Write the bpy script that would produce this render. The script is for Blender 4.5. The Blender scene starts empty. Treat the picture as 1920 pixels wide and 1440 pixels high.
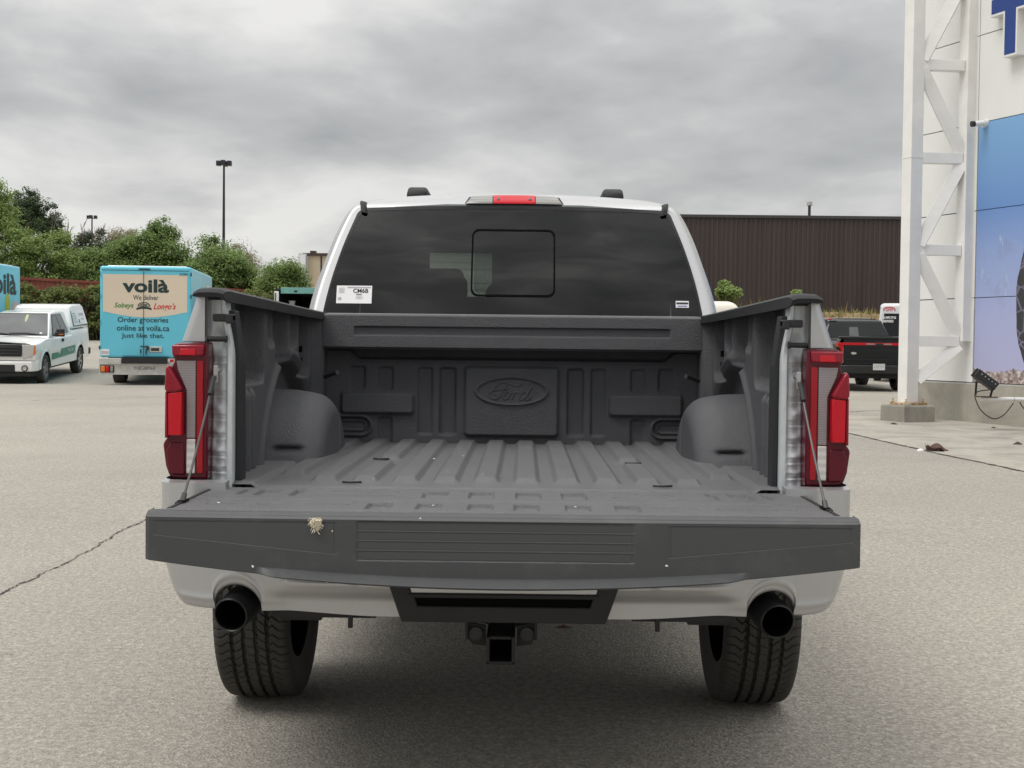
import bpy, math, random
import numpy as np
from mathutils import Matrix, Vector
R = math.radians
random.seed(7); RNG = np.random.default_rng(11)
SC = bpy.context.scene
COL = SC.collection

# ------------------------------------------------------------------ camera
F_PX, CXP, CYP = 2500.0, 960.0, 720.0
CAM = Vector((0.047, 0.0, 1.33))
CAM_ROT = Matrix.Rotation(R(0.463), 3, 'Z') @ Matrix.Rotation(R(90 - 1.723), 3, 'X') @ Matrix.Rotation(0.0107, 3, 'Z')
cd = bpy.data.cameras.new('camera'); cam = bpy.data.objects.new('camera', cd); COL.objects.link(cam)
cam.matrix_world = Matrix.Translation(CAM) @ CAM_ROT.to_4x4()
cd.sensor_width = 36.0; cd.lens = F_PX / 1920 * 36.0; cd.clip_end = 3000; cd.clip_start = 0.05
SC.camera = cam

# ------------------------------------------------------------------ world: overcast sky
SUN_EL, SUN_AZ = R(60), R(243)
w = bpy.data.worlds.new("World"); SC.world = w; w.use_nodes = True
nt = w.node_tree; nt.nodes.clear()
def N(t, **k):
    n = nt.nodes.new(t)
    for a, b in k.items(): setattr(n, a, b)
    return n
def L(a, b): nt.links.new(a, b)
def M_(op, a, b=None, c=None, clamp=False):
    n = N('ShaderNodeMath', operation=op, use_clamp=clamp)
    for i, v in enumerate((a, b, c)):
        if v is None: continue
        if isinstance(v, (int, float)): n.inputs[i].default_value = v
        else: L(v, n.inputs[i])
    return n.outputs[0]
out = N('ShaderNodeOutputWorld'); bg = N('ShaderNodeBackground'); bg.inputs['Strength'].default_value = 0.1
sky = N('ShaderNodeTexSky', sky_type='NISHITA', sun_disc=False, sun_elevation=SUN_EL, sun_rotation=SUN_AZ)
tc = N('ShaderNodeTexCoord'); sp = N('ShaderNodeSeparateXYZ'); L(tc.outputs['Generated'], sp.inputs[0])
zz = M_('MAXIMUM', sp.outputs[2], 0.0)
den = M_('ADD', zz, 0.19)
cx = M_('DIVIDE', sp.outputs[0], den); cy = M_('DIVIDE', sp.outputs[1], den)
cmb = N('ShaderNodeCombineXYZ'); L(cx, cmb.inputs[0]); L(cy, cmb.inputs[1]); cmb.inputs[2].default_value = 3.7
def cloud(scale, detail, rough, dist, off):
    mp = N('ShaderNodeMapping'); mp.inputs['Location'].default_value = off; L(cmb.outputs[0], mp.inputs[0])
    mp.inputs['Scale'].default_value = (1.0, 0.8, 1.0)
    n = N('ShaderNodeTexNoise'); n.inputs['Scale'].default_value = scale; n.inputs['Detail'].default_value = detail
    n.inputs['Roughness'].default_value = rough; n.inputs['Distortion'].default_value = dist
    L(mp.outputs[0], n.inputs['Vector']); return n.outputs['Fac']
c1 = cloud(0.85, 6, 0.47, 0.4, (25.16, 20.76, 6.48)); c2 = cloud(2.2, 5, 0.5, 0.5, (3.76, 11.25, 22.62))
c3 = cloud(5.2, 4, 0.5, 0.5, (1.7, 8.0, 5.0))
mix = M_('ADD', M_('ADD', M_('MULTIPLY', c1, 0.70), M_('MULTIPLY', c2, 0.22)), M_('MULTIPLY', c3, 0.08))
c4 = cloud(9.0, 4, 0.5, 0.5, (4.4, 2.0, 7.0))
mix = M_('ADD', mix, M_('MULTIPLY', M_('SUBTRACT', c4, 0.5), M_('MULTIPLY', M_('POWER', zz, 1.5), 0.8)))
rp = N('ShaderNodeValToRGB'); L(mix, rp.inputs[0])
e = rp.color_ramp.elements
e[0].position = 0.395; e[0].color = (0.42, 0.425, 0.43, 1)
e[1].position = 0.605; e[1].color = (0.90, 0.885, 0.86, 1)
m = e.new(0.5); m.color = (0.60, 0.60, 0.595, 1)
# brighter towards the zenith (overcast) and a pale band low down
g1 = M_('MULTIPLY', M_('POWER', zz, 2.1), 2.5)
g2 = M_('MULTIPLY', M_('POWER', 2.718, M_('MULTIPLY', zz, -22.0)), 0.28)
gain = M_('ADD', M_('ADD', g1, g2), 0.95)
vm = N('ShaderNodeVectorMath', operation='SCALE'); L(rp.outputs[0], vm.inputs[0]); L(M_('MULTIPLY', gain, 8.2), vm.inputs['Scale'])
mx = N('ShaderNodeMix', data_type='RGBA'); mx.inputs[0].default_value = 0.93
L(sky.outputs[0], mx.inputs[6]); L(vm.outputs[0], mx.inputs[7])
L(mx.outputs[2], bg.inputs['Color']); L(bg.outputs[0], out.inputs['Surface'])

# ------------------------------------------------------------------ sun behind thick cloud
sd = bpy.data.lights.new('sun', 'SUN'); sd.energy = 1.5; sd.angle = R(28); sd.color = (1.0, 0.97, 0.92)
sun = bpy.data.objects.new('sun', sd); COL.objects.link(sun)
sdir = Vector((math.sin(SUN_AZ) * math.cos(SUN_EL), math.cos(SUN_AZ) * math.cos(SUN_EL), math.sin(SUN_EL)))
sun.rotation_euler = (-sdir).to_track_quat('-Z', 'Y').to_euler(); sun.location = (0, -5, 30)
SC.view_settings.view_transform = 'Standard'; SC.view_settings.look = 'None'
SC.view_settings.exposure = 0.15; SC.view_settings.gamma = 1.0
SC.cycles.max_bounces = 8; SC.cycles.transparent_max_bounces = 12
SC.cycles.use_denoising = True

# ------------------------------------------------------------------ pixel <-> world
def P(u, v, Y):
    d = CAM_ROT @ Vector(((u - CXP) / F_PX, -(v - CYP) / F_PX, -1.0))
    return CAM + d * ((Y - CAM.y) / d.y)
def sst(a, b, x):
    t = np.clip((np.asarray(x, float) - a) / (b - a), 0, 1); return t * t * (3 - 2 * t)
def gz(x, y):
    x = np.asarray(x, float); y = np.asarray(y, float)
    wl = sst(2, -6, x) if False else 1 - sst(-6, 2, x)
    left = .004 * np.clip(y - 8, 0, 29) + .06 * np.clip(y - 37, 0, 21)
    right = .0085 * np.clip(y - 8, 0, 40)
    return wl * left + (1 - wl) * right
def G(u, v):
    d = CAM_ROT @ Vector(((u - CXP) / F_PX, -(v - CYP) / F_PX, -1.0)); t = 1.0
    while t < 400:
        p = CAM + d * t
        if p.z < float(gz(p.x, p.y)): return p
        t += 0.02
    return CAM + d * 60

# ------------------------------------------------------------------ object helpers
ORG = {}
def tagit(o, label=None, cat=None, group=None, kind=None):
    if label: o['label'] = label
    if cat: o['category'] = cat
    if group: o['group'] = group
    if kind: o['kind'] = kind
    return o
def thing(name, label, cat, loc=(0, 0, 0), rz=0.0, group=None, world=False):
    o = bpy.data.objects.new(name, None); COL.objects.link(o); o.empty_display_size = 0.2
    o.location = loc; o.rotation_euler = (0, 0, rz)
    ORG[o.name] = Vector(loc) if world else Vector((0, 0, 0))
    return tagit(o, label, cat, group)
def link(name, me, mat, parent=None, smooth=True, angle=35, bevel=0, seg=2):
    o = bpy.data.objects.new(name, me); COL.objects.link(o)
    if mat is not None and not me.materials: me.materials.append(mat)
    if smooth:
        me.shade_smooth(); me.set_sharp_from_angle(angle=R(angle))
    if bevel:
        b = o.modifiers.new('bevel', 'BEVEL'); b.width = bevel; b.segments = seg; b.limit_method = 'ANGLE'
        b.angle_limit = R(30); b.harden_normals = False
    if parent is not None:
        o.parent = parent; ORG[o.name] = ORG.get(parent.name, Vector((0, 0, 0)))
    return o
def empty_part(name, parent):
    o = bpy.data.objects.new(name, None); COL.objects.link(o); o.parent = parent; o.empty_display_size = .1
    ORG[o.name] = ORG.get(parent.name, Vector((0, 0, 0))); return o
def dup(o, parent=None):
    c = o.copy(); COL.objects.link(c)
    if parent is not None: c.parent = parent
    ORG[c.name] = ORG.get(o.name, Vector((0, 0, 0)))
    for ch in list(o.children): dup(ch, c)
    return c

class MB:
    def __init__(s): s.v = []; s.f = []; s.n = 0
    def add(s, v, f):
        v = [tuple(map(float, q)) for q in v]; s.v += v; s.f += [tuple(i + s.n for i in q) for q in f]; s.n += len(v); return s
    def box(s, c, d, rot=None):
        c = Vector(c); h = Vector(d) / 2; vs = []
        for i in range(8):
            p = Vector(((1 if i & 1 else -1) * h.x, (1 if i & 2 else -1) * h.y, (1 if i & 4 else -1) * h.z))
            if rot is not None: p = rot @ p
            vs.append(c + p)
        return s.add(vs, [(0, 2, 3, 1), (4, 5, 7, 6), (0, 1, 5, 4), (2, 6, 7, 3), (0, 4, 6, 2), (1, 3, 7, 5)])
    def beam(s, a, b, w, h, up=(0, 0, 1)):
        a = Vector(a); b = Vector(b); d = (b - a); l = d.length; d.normalize(); u = Vector(up)
        x = d.cross(u).normalized(); z = x.cross(d)
        rot = Matrix((x, d, z)).transposed()
        return s.box((a + b) / 2, (w, l, h), rot)
    def prism(s, poly, fa, fb):
        """poly: list of 2d; fa/fb: functions 2d->3d for the two ends"""
        n = len(poly); va = [fa(p) for p in poly]; vb = [fb(p) for p in poly]
        return s.add(va + vb, [tuple(range(n))[::-1], tuple(range(n, 2 * n))] + [(i, (i + 1) % n, n + (i + 1) % n, n + i) for i in range(n)])
    def pry(s, poly, y0, y1):  # polygon in x,z extruded along y
        return s.prism(poly, lambda p: (p[0], y0, p[1]), lambda p: (p[0], y1, p[1]))
    def prx(s, poly, x0, x1):
        return s.prism(poly, lambda p: (x0, p[0], p[1]), lambda p: (x1, p[0], p[1]))
    def prz(s, poly, z0, z1):
        return s.prism(poly, lambda p: (p[0], p[1], z0), lambda p: (p[0], p[1], z1))
    def tube(s, pts, r, n=10, caps=True):
        pts = [Vector(p) for p in pts]; rs = r if isinstance(r, (list, tuple)) else [r] * len(pts); rings = []
        prev = None
        for i, p in enumerate(pts):
            d = (pts[min(i + 1, len(pts) - 1)] - pts[max(i - 1, 0)]).normalized()
            if prev is None:
                a = Vector((0, 0, 1)) if abs(d.z) < .9 else Vector((1, 0, 0)); x = d.cross(a).normalized()
            else:
                x = (prev - d * prev.dot(d)); x = x.normalized() if x.length > 1e-6 else d.cross(Vector((0, 0, 1))).normalized()
            prev = x; y = d.cross(x)
            rings += [p + (x * math.cos(2 * math.pi * k / n) + y * math.sin(2 * math.pi * k / n)) * rs[i] for k in range(n)]
        m = len(pts); fs = [(i * n + k, i * n + (k + 1) % n, (i + 1) * n + (k + 1) % n, (i + 1) * n + k) for i in range(m - 1) for k in range(n)]
        if caps: fs += [tuple(range(n))[::-1], tuple((m - 1) * n + k for k in range(n))]
        return s.add(rings, fs)
    def lathe(s, prof, c, axis='x', n=40, a0=0, a1=2 * math.pi):
        """prof: (along, radius)"""
        c = Vector(c); full = abs(a1 - a0 - 2 * math.pi) < 1e-6; k = n if full else n + 1; vs = []
        for (t, r) in prof:
            for i in range(k):
                a = a0 + (a1 - a0) * i / n; p, q = r * math.cos(a), r * math.sin(a)
                vs.append(c + (Vector((t, p, q)) if axis == 'x' else Vector((q, t, p)) if axis == 'y' else Vector((p, q, t))))
        fs = []
        for j in range(len(prof) - 1):
            for i in range(n):
                i2 = (i + 1) % k
                fs.append((j * k + i, j * k + i2, (j + 1) * k + i2, (j + 1) * k + i))
        return s.add(vs, fs)
    def grid(s, X, Y, Z):
        X, Y, Z = np.broadcast_arrays(X, Y, Z); n, m = X.shape
        v = np.stack([X, Y, Z], -1).reshape(-1, 3).tolist()
        f = [(i * m + j, i * m + j + 1, (i + 1) * m + j + 1, (i + 1) * m + j) for i in range(n - 1) for j in range(m - 1)]
        return s.add(v, f)
    def build(s, name, mat, parent=None, **k):
        me = bpy.data.meshes.new(name); o = ORG.get(parent.name, Vector((0, 0, 0))) if parent is not None else Vector((0, 0, 0))
        v = s.v if o.length == 0 else [(a - o.x, b - o.y, c - o.z) for a, b, c in s.v]
        me.from_pydata(v, [], s.f); me.update()
        import bmesh
        if k.pop('recalc', True) and len(s.f) < 20000:
            bm = bmesh.new(); bm.from_mesh(me); bmesh.ops.recalc_face_normals(bm, faces=bm.faces); bm.to_mesh(me); bm.free()
        return link(name, me, mat, parent, **k)

def text_mesh(body, size, extrude=0.002, shear=0, offset=0, spacing=1.0, xs=1.0, align='CENTER'):
    c = bpy.data.curves.new('lettering', 'FONT'); c.body = body; c.size = size; c.extrude = extrude; c.shear = shear
    c.offset = offset; c.align_x = align; c.align_y = 'CENTER'; c.space_character = spacing; c.resolution_u = 3
    o = bpy.data.objects.new('lettering', c); COL.objects.link(o); bpy.context.view_layer.update()
    dg = bpy.context.evaluated_depsgraph_get(); me = bpy.data.meshes.new_from_object(o.evaluated_get(dg))
    bpy.data.objects.remove(o); bpy.data.curves.remove(c)
    me.materials.clear()
    if xs != 1: me.transform(Matrix.Diagonal((xs, 1, 1, 1)))
    return me
def put_text(name, body, size, M, mat, parent, **k):
    """M: matrix taking text plane (x right, y up, z out) into the parent's space (world minus ORG)"""
    me = text_mesh(body, size, **k); me.transform(M)
    o = ORG.get(parent.name, Vector((0, 0, 0))); me.transform(Matrix.Translation(-o)); me.name = name
    return link(name, me, mat, parent, smooth=False)
def face_M(o, xdir, up=(0, 0, 1)):
    x = Vector(xdir).normalized(); y = Vector(up).normalized(); z = x.cross(y)
    M = Matrix((x, y, z)).transposed().to_4x4(); M.translation = Vector(o); return M

# ------------------------------------------------------------------ materials
class Mat:
    def __init__(s, name):
        s.m = bpy.data.materials.new(name); s.m.use_nodes = True; s.t = s.m.node_tree; s.b = s.t.nodes['Principled BSDF']
    def n(s, t, **k):
        q = s.t.nodes.new(t)
        for a, b in k.items():
            if a in q.inputs: pass
            setattr(q, a, b)
        return q
    def l(s, a, b): s.t.links.new(a, b)
    def co(s, kind='Object', scale=(1, 1, 1)):
        t = s.n('ShaderNodeTexCoord'); mp = s.n('ShaderNodeMapping'); mp.inputs['Scale'].default_value = scale
        s.l(t.outputs[kind], mp.inputs[0]); return mp.outputs[0]
    def noise(s, vec, scale, detail=4, rough=.55, dist=0):
        q = s.n('ShaderNodeTexNoise'); q.inputs['Scale'].default_value = scale; q.inputs['Detail'].default_value = detail
        q.inputs['Roughness'].default_value = rough; q.inputs['Distortion'].default_value = dist; s.l(vec, q.inputs['Vector']); return q.outputs['Fac']
    def voro(s, vec, scale, feature='F1', out='Distance'):
        q = s.n('ShaderNodeTexVoronoi', feature=feature); q.inputs['Scale'].default_value = scale; s.l(vec, q.inputs['Vector']); return q.outputs[out]
    def ramp(s, fac, stops):
        q = s.n('ShaderNodeValToRGB'); s.l(fac, q.inputs[0]); e = q.color_ramp.elements
        while len(e) < len(stops): e.new(.5)
        for i, (p, c) in enumerate(stops):
            e[i].position = p; e[i].color = (*c, 1) if len(c) == 3 else c
        return q.outputs[0]
    def mix(s, fac, a, b, mode='MIX'):
        q = s.n('ShaderNodeMix', data_type='RGBA', blend_type=mode)
        if isinstance(fac, (int, float)): q.inputs[0].default_value = fac
        else: s.l(fac, q.inputs[0])
        for i, v in ((6, a), (7, b)):
            if isinstance(v, tuple): q.inputs[i].default_value = (*v, 1) if len(v) == 3 else v
            else: s.l(v, q.inputs[i])
        return q.outputs[2]
    def math(s, op, a, b=0.0, clamp=False):
        q = s.n('ShaderNodeMath', operation=op, use_clamp=clamp)
        for i, v in enumerate((a, b)):
            if isinstance(v, (int, float)): q.inputs[i].default_value = v
            else: s.l(v, q.inputs[i])
        return q.outputs[0]
    def bump(s, h, strength=.3, dist=.01):
        q = s.n('ShaderNodeBump'); q.inputs['Strength'].default_value = strength; q.inputs['Distance'].default_value = dist
        s.l(h, q.inputs['Height']); s.l(q.outputs[0], s.b.inputs['Normal']); return q
    def set(s, **k):
        names = dict(color='Base Color', rough='Roughness', metal='Metallic', spec='Specular IOR Level', coat='Coat Weight', coatr='Coat Roughness', trans='Transmission Weight', ior='IOR', alpha='Alpha', emis='Emission Strength', emc='Emission Color', sub='Subsurface Weight')
        for a, v in k.items():
            i = s.b.inputs[names[a]]
            if isinstance(v, (int, float)): i.default_value = v
            elif isinstance(v, tuple): i.default_value = (*v, 1) if len(v) == 3 else v
            else: s.l(v, i)
        return s
def plain(name, color, rough=.5, metal=0, coat=0, var=.12, scale=6, spec=.5, bump=0, bscale=120):
    m = Mat(name); v = m.co(); n = m.noise(v, scale, 5, .6)
    lo = tuple(c * (1 - var) for c in color); hi = tuple(min(1, c * (1 + var)) for c in color)
    m.set(color=m.ramp(n, [(.3, lo), (.7, hi)]), rough=rough, metal=metal, coat=coat, coatr=.05, spec=spec)
    if bump: m.bump(m.noise(v, bscale, 3, .6), bump, .004)
    return m.m
def glassy(name, tint=.2, color=(1, 1, 1), ior=1.52, boost=1.0):
    m = Mat(name); t = m.t; t.nodes.remove(m.b)
    tr = m.n('ShaderNodeBsdfTransparent'); tr.inputs[0].default_value = (tint * color[0], tint * color[1], tint * color[2], 1)
    gl = m.n('ShaderNodeBsdfGlossy'); gl.inputs['Roughness'].default_value = 0.01
    fr = m.n('ShaderNodeFresnel'); fr.inputs[0].default_value = ior
    mx = m.n('ShaderNodeMixShader'); fac = m.math('MULTIPLY', fr.outputs[0], boost, True)
    m.l(fac, mx.inputs[0]); m.l(tr.outputs[0], mx.inputs[1]); m.l(gl.outputs[0], mx.inputs[2])
    m.l(mx.outputs[0], t.nodes['Material Output'].inputs['Surface']); return m.m

MT = {}
def silver():
    m = Mat('silver_paint'); v = m.co(); fl = m.noise(v, 900, 2, .7)
    m.set(color=m.ramp(fl, [(.3, (.43, .434, .438)), (.7, (.52, .524, .528))]), metal=.7, rough=.40, coat=.5, coatr=.04)
    return m.m
MT['silver'] = silver()
def liner(name='spray_bedliner', k=1.0, t=(1, 1, 1)):
    m = Mat(name); v = m.co(); n1 = m.noise(v, 260, 3, .65); n2 = m.noise(v, 5, 5, .6)
    c = m.mix(m.math('MULTIPLY', n2, 1.0), (.043 * k * t[0], .046 * k * t[1], .055 * k * t[2]), (.072 * k * t[0], .074 * k * t[1], .080 * k * t[2]))
    dust = m.math('MULTIPLY', m.noise(v, 14, 6, .7), .5)
    c = m.mix(m.ramp(m.noise(v, 330, 2, .6), [(.40, (0, 0, 0)), (.62, (.55, .55, .55))]), c, (.10 * k, .10 * k, .11 * k))
    scr = m.noise(m.co('Object', (26, 1.2, 26)), 3.0, 5, .7, .3); c = m.mix(m.ramp(scr, [(.60, (0, 0, 0)), (.70, (.4, .4, .4))]), c, (.13 * k * .8, .13 * k * .8, .125 * k * .8))
    m.set(color=m.mix(m.ramp(dust, [(.26, (0, 0, 0)), (.36, (.35, .35, .35))]), c, (.115 * k, .112 * k, .105 * k)), rough=.43, spec=.7)
    m.bump(n1, 1.0, .005); return m.m
MT['liner'] = liner('spray_bedliner', .92); MT['liner_lit'] = liner('lit_bedliner', 1.48, (1.06, 1.01, .92))  # second copy for upward faces: sky light painted in as a paler, warmer tone
MT['black_plastic'] = plain('black_plastic', (.020, .021, .023), .55, bump=.25, bscale=500, spec=.4)
MT['rail_plastic'] = plain('rail_plastic', (.011, .012, .013), .5, bump=.3, bscale=400, spec=.25)
def capmat():
    m = Mat('tailgate_cap_plastic'); v = m.co(); n = m.noise(v, 500, 3, .6); d = m.noise(v, 8, 7, .7)
    m.set(color=m.mix(m.ramp(d, [(.52, (0, 0, 0)), (.72, (1, 1, 1))]), (.050, .052, .055), (.070, .071, .071)), rough=.5)
    m.bump(n, .3, .002); return m.m
MT['cap'] = capmat()
def capgrip():
    m = Mat('knurled_plastic'); v = m.co('Object', (1, 0.0, 1)); ck = m.n('ShaderNodeTexChecker'); ck.inputs['Scale'].default_value = 260
    m.l(v, ck.inputs['Vector']); m.set(color=m.mix(ck.outputs[1], (.048, .050, .053), (.059, .061, .062)), rough=.55); return m.m
MT['grip'] = capgrip()
MT['dark'] = plain('underbody_black', (.010, .010, .011), .6)
MT['void'] = plain('dark_hollow', (.003, .003, .003), .9, spec=.1)
MT['steel'] = plain('dark_steel', (.05, .05, .052), .45, .6)
MT['zinc'] = plain('zinc_steel', (.45, .45, .45), .3, .9)
MT['cable'] = plain('braided_cable', (.08, .078, .075), .4, .6)
def jambmat():
    m = Mat('jamb_paint'); v = m.co(); n = m.noise(v, 30, 4, .6)
    m.set(color=m.ramp(n, [(.3, (.55, .58, .60)), (.7, (.64, .67, .69))]), metal=.2, rough=.45, coat=.3); return m.m
MT['jamb'] = jambmat()
def lens(name, c, rough=.08, tex=0):
    m = Mat(name); v = m.co()
    col = c
    if tex:
        wv = m.n('ShaderNodeTexWave', wave_type='BANDS', bands_direction='Z'); wv.inputs['Scale'].default_value = tex; m.l(v, wv.inputs['Vector'])
        col = m.mix(wv.outputs[1], tuple(x * .78 for x in c), c)
    else:
        col = m.mix(m.noise(v, 60, 2, .5), tuple(x * .85 for x in c), c)
    m.set(color=col, rough=rough, coat=.22, coatr=.02, spec=.25); return m.m
MT['red_dark'] = lens('dark_red_lens', (.105, .003, .014))
MT['red'] = lens('red_lens', (.56, .006, .018))
MT['red_mid'] = lens('mid_red_lens', (.27, .008, .022))
MT['clear_lens'] = lens('clear_ribbed_lens', (.30, .27, .275), .15, 44)
MT['clear2'] = lens('clear_lens', (.66, .63, .60), .12, 14)
MT['red_ribbed'] = lens('red_ribbed_lens', (.36, .008, .016), .12, 40)
MT['rubber'] = plain('tyre_rubber', (.055, .052, .047), .72, spec=.3, var=.2, bump=.2, bscale=200)
MT['rim'] = plain('alloy_rim', (.35, .35, .36), .3, .85)
MT['rim_dark'] = plain('dark_alloy_rim', (.03, .03, .032), .35, .7)
MT['glass_rear'] = glassy('tinted_rear_glass', .20, (.92, 1, .97), 1.5, 1.05)
MT['glass_slide'] = glassy('tinted_slider_glass', .6, (.92, 1, .97), 1.3, 1.0)
MT['glass_side'] = glassy('tinted_side_glass', .22, (.95, 1, 1), 1.5, 1.3)
MT['glass_clear'] = glassy('windscreen_glass', .8, (.95, 1, .97), 1.45, 1.0)
MT['glass_grey'] = plain('dark_window_glass', (.010, .011, .012), .05, spec=.3)
MT['frit'] = plain('black_glass_border', (.004, .004, .005), .1)
MT['seat'] = plain('seat_fabric', (.010, .010, .011), .9, spec=.1)
MT['white_sticker'] = plain('white_sticker_paper', (.80, .79, .79), .45, var=.03)
MT['ink'] = plain('black_print', (.02, .02, .022), .6)
MT['grey_ink'] = plain('grey_print', (.45, .45, .46), .6)
MT['white_paint'] = plain('white_vehicle_paint', (.84, .835, .81), .25, 0, .8, var=.04, scale=1.5)
MT['black_paint'] = plain('black_vehicle_paint', (.004, .005, .007), .16, 0, .35, spec=.3)
MT['van_grey'] = plain('light_grey_vehicle_paint', (.52, .53, .54), .3, 0, .6, var=.04)
MT['teal_paint'] = plain('bright_aqua_paint', (.115, .52, .67), .35, 0, .3, var=.05, scale=1.2)
MT['teal_dull'] = plain('faded_green_paint', (.16, .36, .32), .5, var=.15)
MT['beige_vinyl'] = plain('beige_vinyl', (.68, .58, .45), .45, var=.03, scale=1)
MT['ink_green'] = plain('dark_green_print', (.010, .035, .035), .5)
MT['logo_green'] = plain('leaf_green_print', (.05, .22, .03), .5)
MT['logo_red'] = plain('red_print', (.55, .02, .03), .5)
MT['stripe_green'] = plain('stripe_green_vinyl', (.02, .26, .17), .4, var=.08)
MT['alu'] = plain('dull_aluminium', (.50, .49, .46), .5, .3, var=.15)
MT['plate'] = plain('number_plate', (.62, .63, .62), .4, var=.05)
MT['orange'] = lens('orange_lens', (.75, .20, .02))
MT['white_lens'] = lens('white_lens', (.30, .295, .28), .1, 26)
MT['headlight'] = lens('headlight_glass', (.55, .54, .52), .05, 9)

# ================================================================== SETTING: ground
def ground_mat():
    m = Mat('worn_asphalt'); v = m.co('Object')
    vo = m.n('ShaderNodeTexVoronoi', feature='F1'); vo.inputs['Scale'].default_value = 95; m.l(v, vo.inputs['Vector'])
    spk = m.ramp(vo.outputs['Color'], [(.0, (.19, .173, .144)), (.35, (.30, .276, .233)), (.7, (.415, .384, .328)), (1, (.62, .578, .50))])
    fine = m.noise(v, 170, 3, .7); mid = m.noise(v, 1.3, 6, .62, .3); big = m.noise(v, .16, 5, .6)
    c = m.mix(m.ramp(fine, [(.36, (0, 0, 0)), (.66, (1, 1, 1))]), spk, m.mix(.5, spk, (.55, .518, .462)), 'MIX')
    c = m.mix(m.ramp(mid, [(.3, (.0, .0, .0)), (.75, (.55, .55, .55))]), c, m.mix(.6, c, (.35, .329, .292)))
    c = m.mix(m.ramp(big, [(.38, (.45, .45, .45)), (.60, (0, 0, 0))]), c, (.24, .224, .197))
    vv = m.co('Object', (1.0, .25, 1.0)); st = m.noise(vv, .9, 7, .7, 1.0)
    c = m.mix(m.ramp(st, [(.60, (0, 0, 0)), (.74, (.32, .32, .32))]), c, (.15, .14, .125))
    mt = m.noise(v, 34, 4, .7); c = m.mix(m.ramp(mt, [(.38, (.36, .36, .36)), (.54, (0, 0, 0))]), c, (.14, .129, .11)); c = m.mix(m.ramp(mt, [(.54, (0, 0, 0)), (.68, (.35, .35, .35))]), c, (.55, .515, .45))
    dk = m.noise(v, 75, 3, .75); c = m.mix(m.ramp(dk, [(.60, (0, 0, 0)), (.68, (.8, .8, .8))]), c, (.085, .078, .068))
    wt = m.noise(v, 110, 2, .7); c = m.mix(m.ramp(wt, [(.66, (0, 0, 0)), (.74, (.8, .8, .8))]), c, (.68, .63, .54))
    m.set(color=c, rough=.88, spec=.25)
    h = m.math('ADD', m.math('MULTIPLY', vo.outputs['Distance'], .8), m.math('MULTIPLY', fine, .6))
    m.bump(h, .8, .008); return m.m
MT['asphalt'] = ground_mat()
def concrete_mat(name, base, sc=1.0):
    m = Mat(name); v = m.co(); a = m.noise(v, 1.1 * sc, 7, .65, .4); b = m.noise(v, 60, 4, .7); st = m.noise(m.co('Object', (2, 2, .18)), 3 * sc, 6, .7)
    lo = tuple(x * .62 for x in base); hi = tuple(min(.9, x * 1.25) for x in base)
    c = m.ramp(a, [(.28, lo), (.5, base), (.75, hi)])
    c = m.mix(m.ramp(b, [(.42, (0, 0, 0)), (.7, (.35, .35, .35))]), c, lo)
    c = m.mix(m.ramp(st, [(.5, (0, 0, 0)), (.72, (.4, .4, .4))]), c, tuple(x * .6 for x in base))
    m.set(color=c, rough=.9, spec=.2); m.bump(b, .4, .006); return m.m
MT['concrete'] = concrete_mat('old_concrete', (.37, .35, .30))
MT['slab'] = concrete_mat('dirty_concrete_slab', (.375, .35, .30), 1.4)
MT['crack'] = plain('crack_shadow', (.05, .045, .045), .95)
MT['joint'] = plain('dirt_filled_joint', (.13, .112, .085), .95, var=.4, scale=20)

def lin(a, b, n): return np.linspace(a, b, n)
xs = np.concatenate([lin(-420, -60, 14), lin(-56, -12, 24), lin(-11.5, 11.5, 48), lin(12, 56, 24), lin(60, 420, 14)])
ys = np.concatenate([lin(-120, -12, 10), lin(-10, 60, 141), lin(64, 200, 16), lin(240, 900, 8)])
XX, YY = np.meshgrid(xs, ys)
mb = MB(); mb.grid(XX, YY, gz(XX, YY)); gr = mb.build('ground', MT['asphalt'], recalc=False); tagit(gr, kind='structure')

def strip(name, pts, width, mat, jag, seed, n=140, lift=.004):
    rg = np.random.default_rng(seed); pts = np.array(pts, float)
    seg = np.r_[0, np.cumsum(np.linalg.norm(np.diff(pts, axis=0), axis=1))]; t = np.linspace(0, seg[-1], n)
    x = np.interp(t, seg, pts[:, 0]); y = np.interp(t, seg, pts[:, 1])
    off = np.cumsum(rg.normal(0, 1, n)); off -= np.linspace(off[0], off[-1], n); off *= jag / max(1e-6, np.abs(off).max())
    off += rg.normal(0, jag * .06, n)
    dx = np.gradient(x); dy = np.gradient(y); l = np.hypot(dx, dy); nx, ny = -dy / l, dx / l
    wd = width * (0.25 + rg.random(n) ** 1.5 * 1.3)
    X = np.stack([x + nx * (off - wd / 2), x + nx * (off + wd / 2)], 1); Y = np.stack([y + ny * (off - wd / 2), y + ny * (off + wd / 2)], 1)
    b = MB(); b.grid(X, Y, gz(X, Y) + lift); o = b.build(name, mat, smooth=False, recalc=False); tagit(o, kind='structure'); return o
g = [G(-60, 1140), G(60, 1085), G(130, 1047), G(215, 1000), G(310, 955), G(420, 925)]
strip('pavement_crack', [(p.x, p.y) for p in g], .013, MT['crack'], .05, 3, 260)
g = [G(0, 1232), G(30, 1228)]
strip('pavement_crack', [(p.x, p.y) for p in g], .006, MT['crack'], .02, 5, 30)
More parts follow.
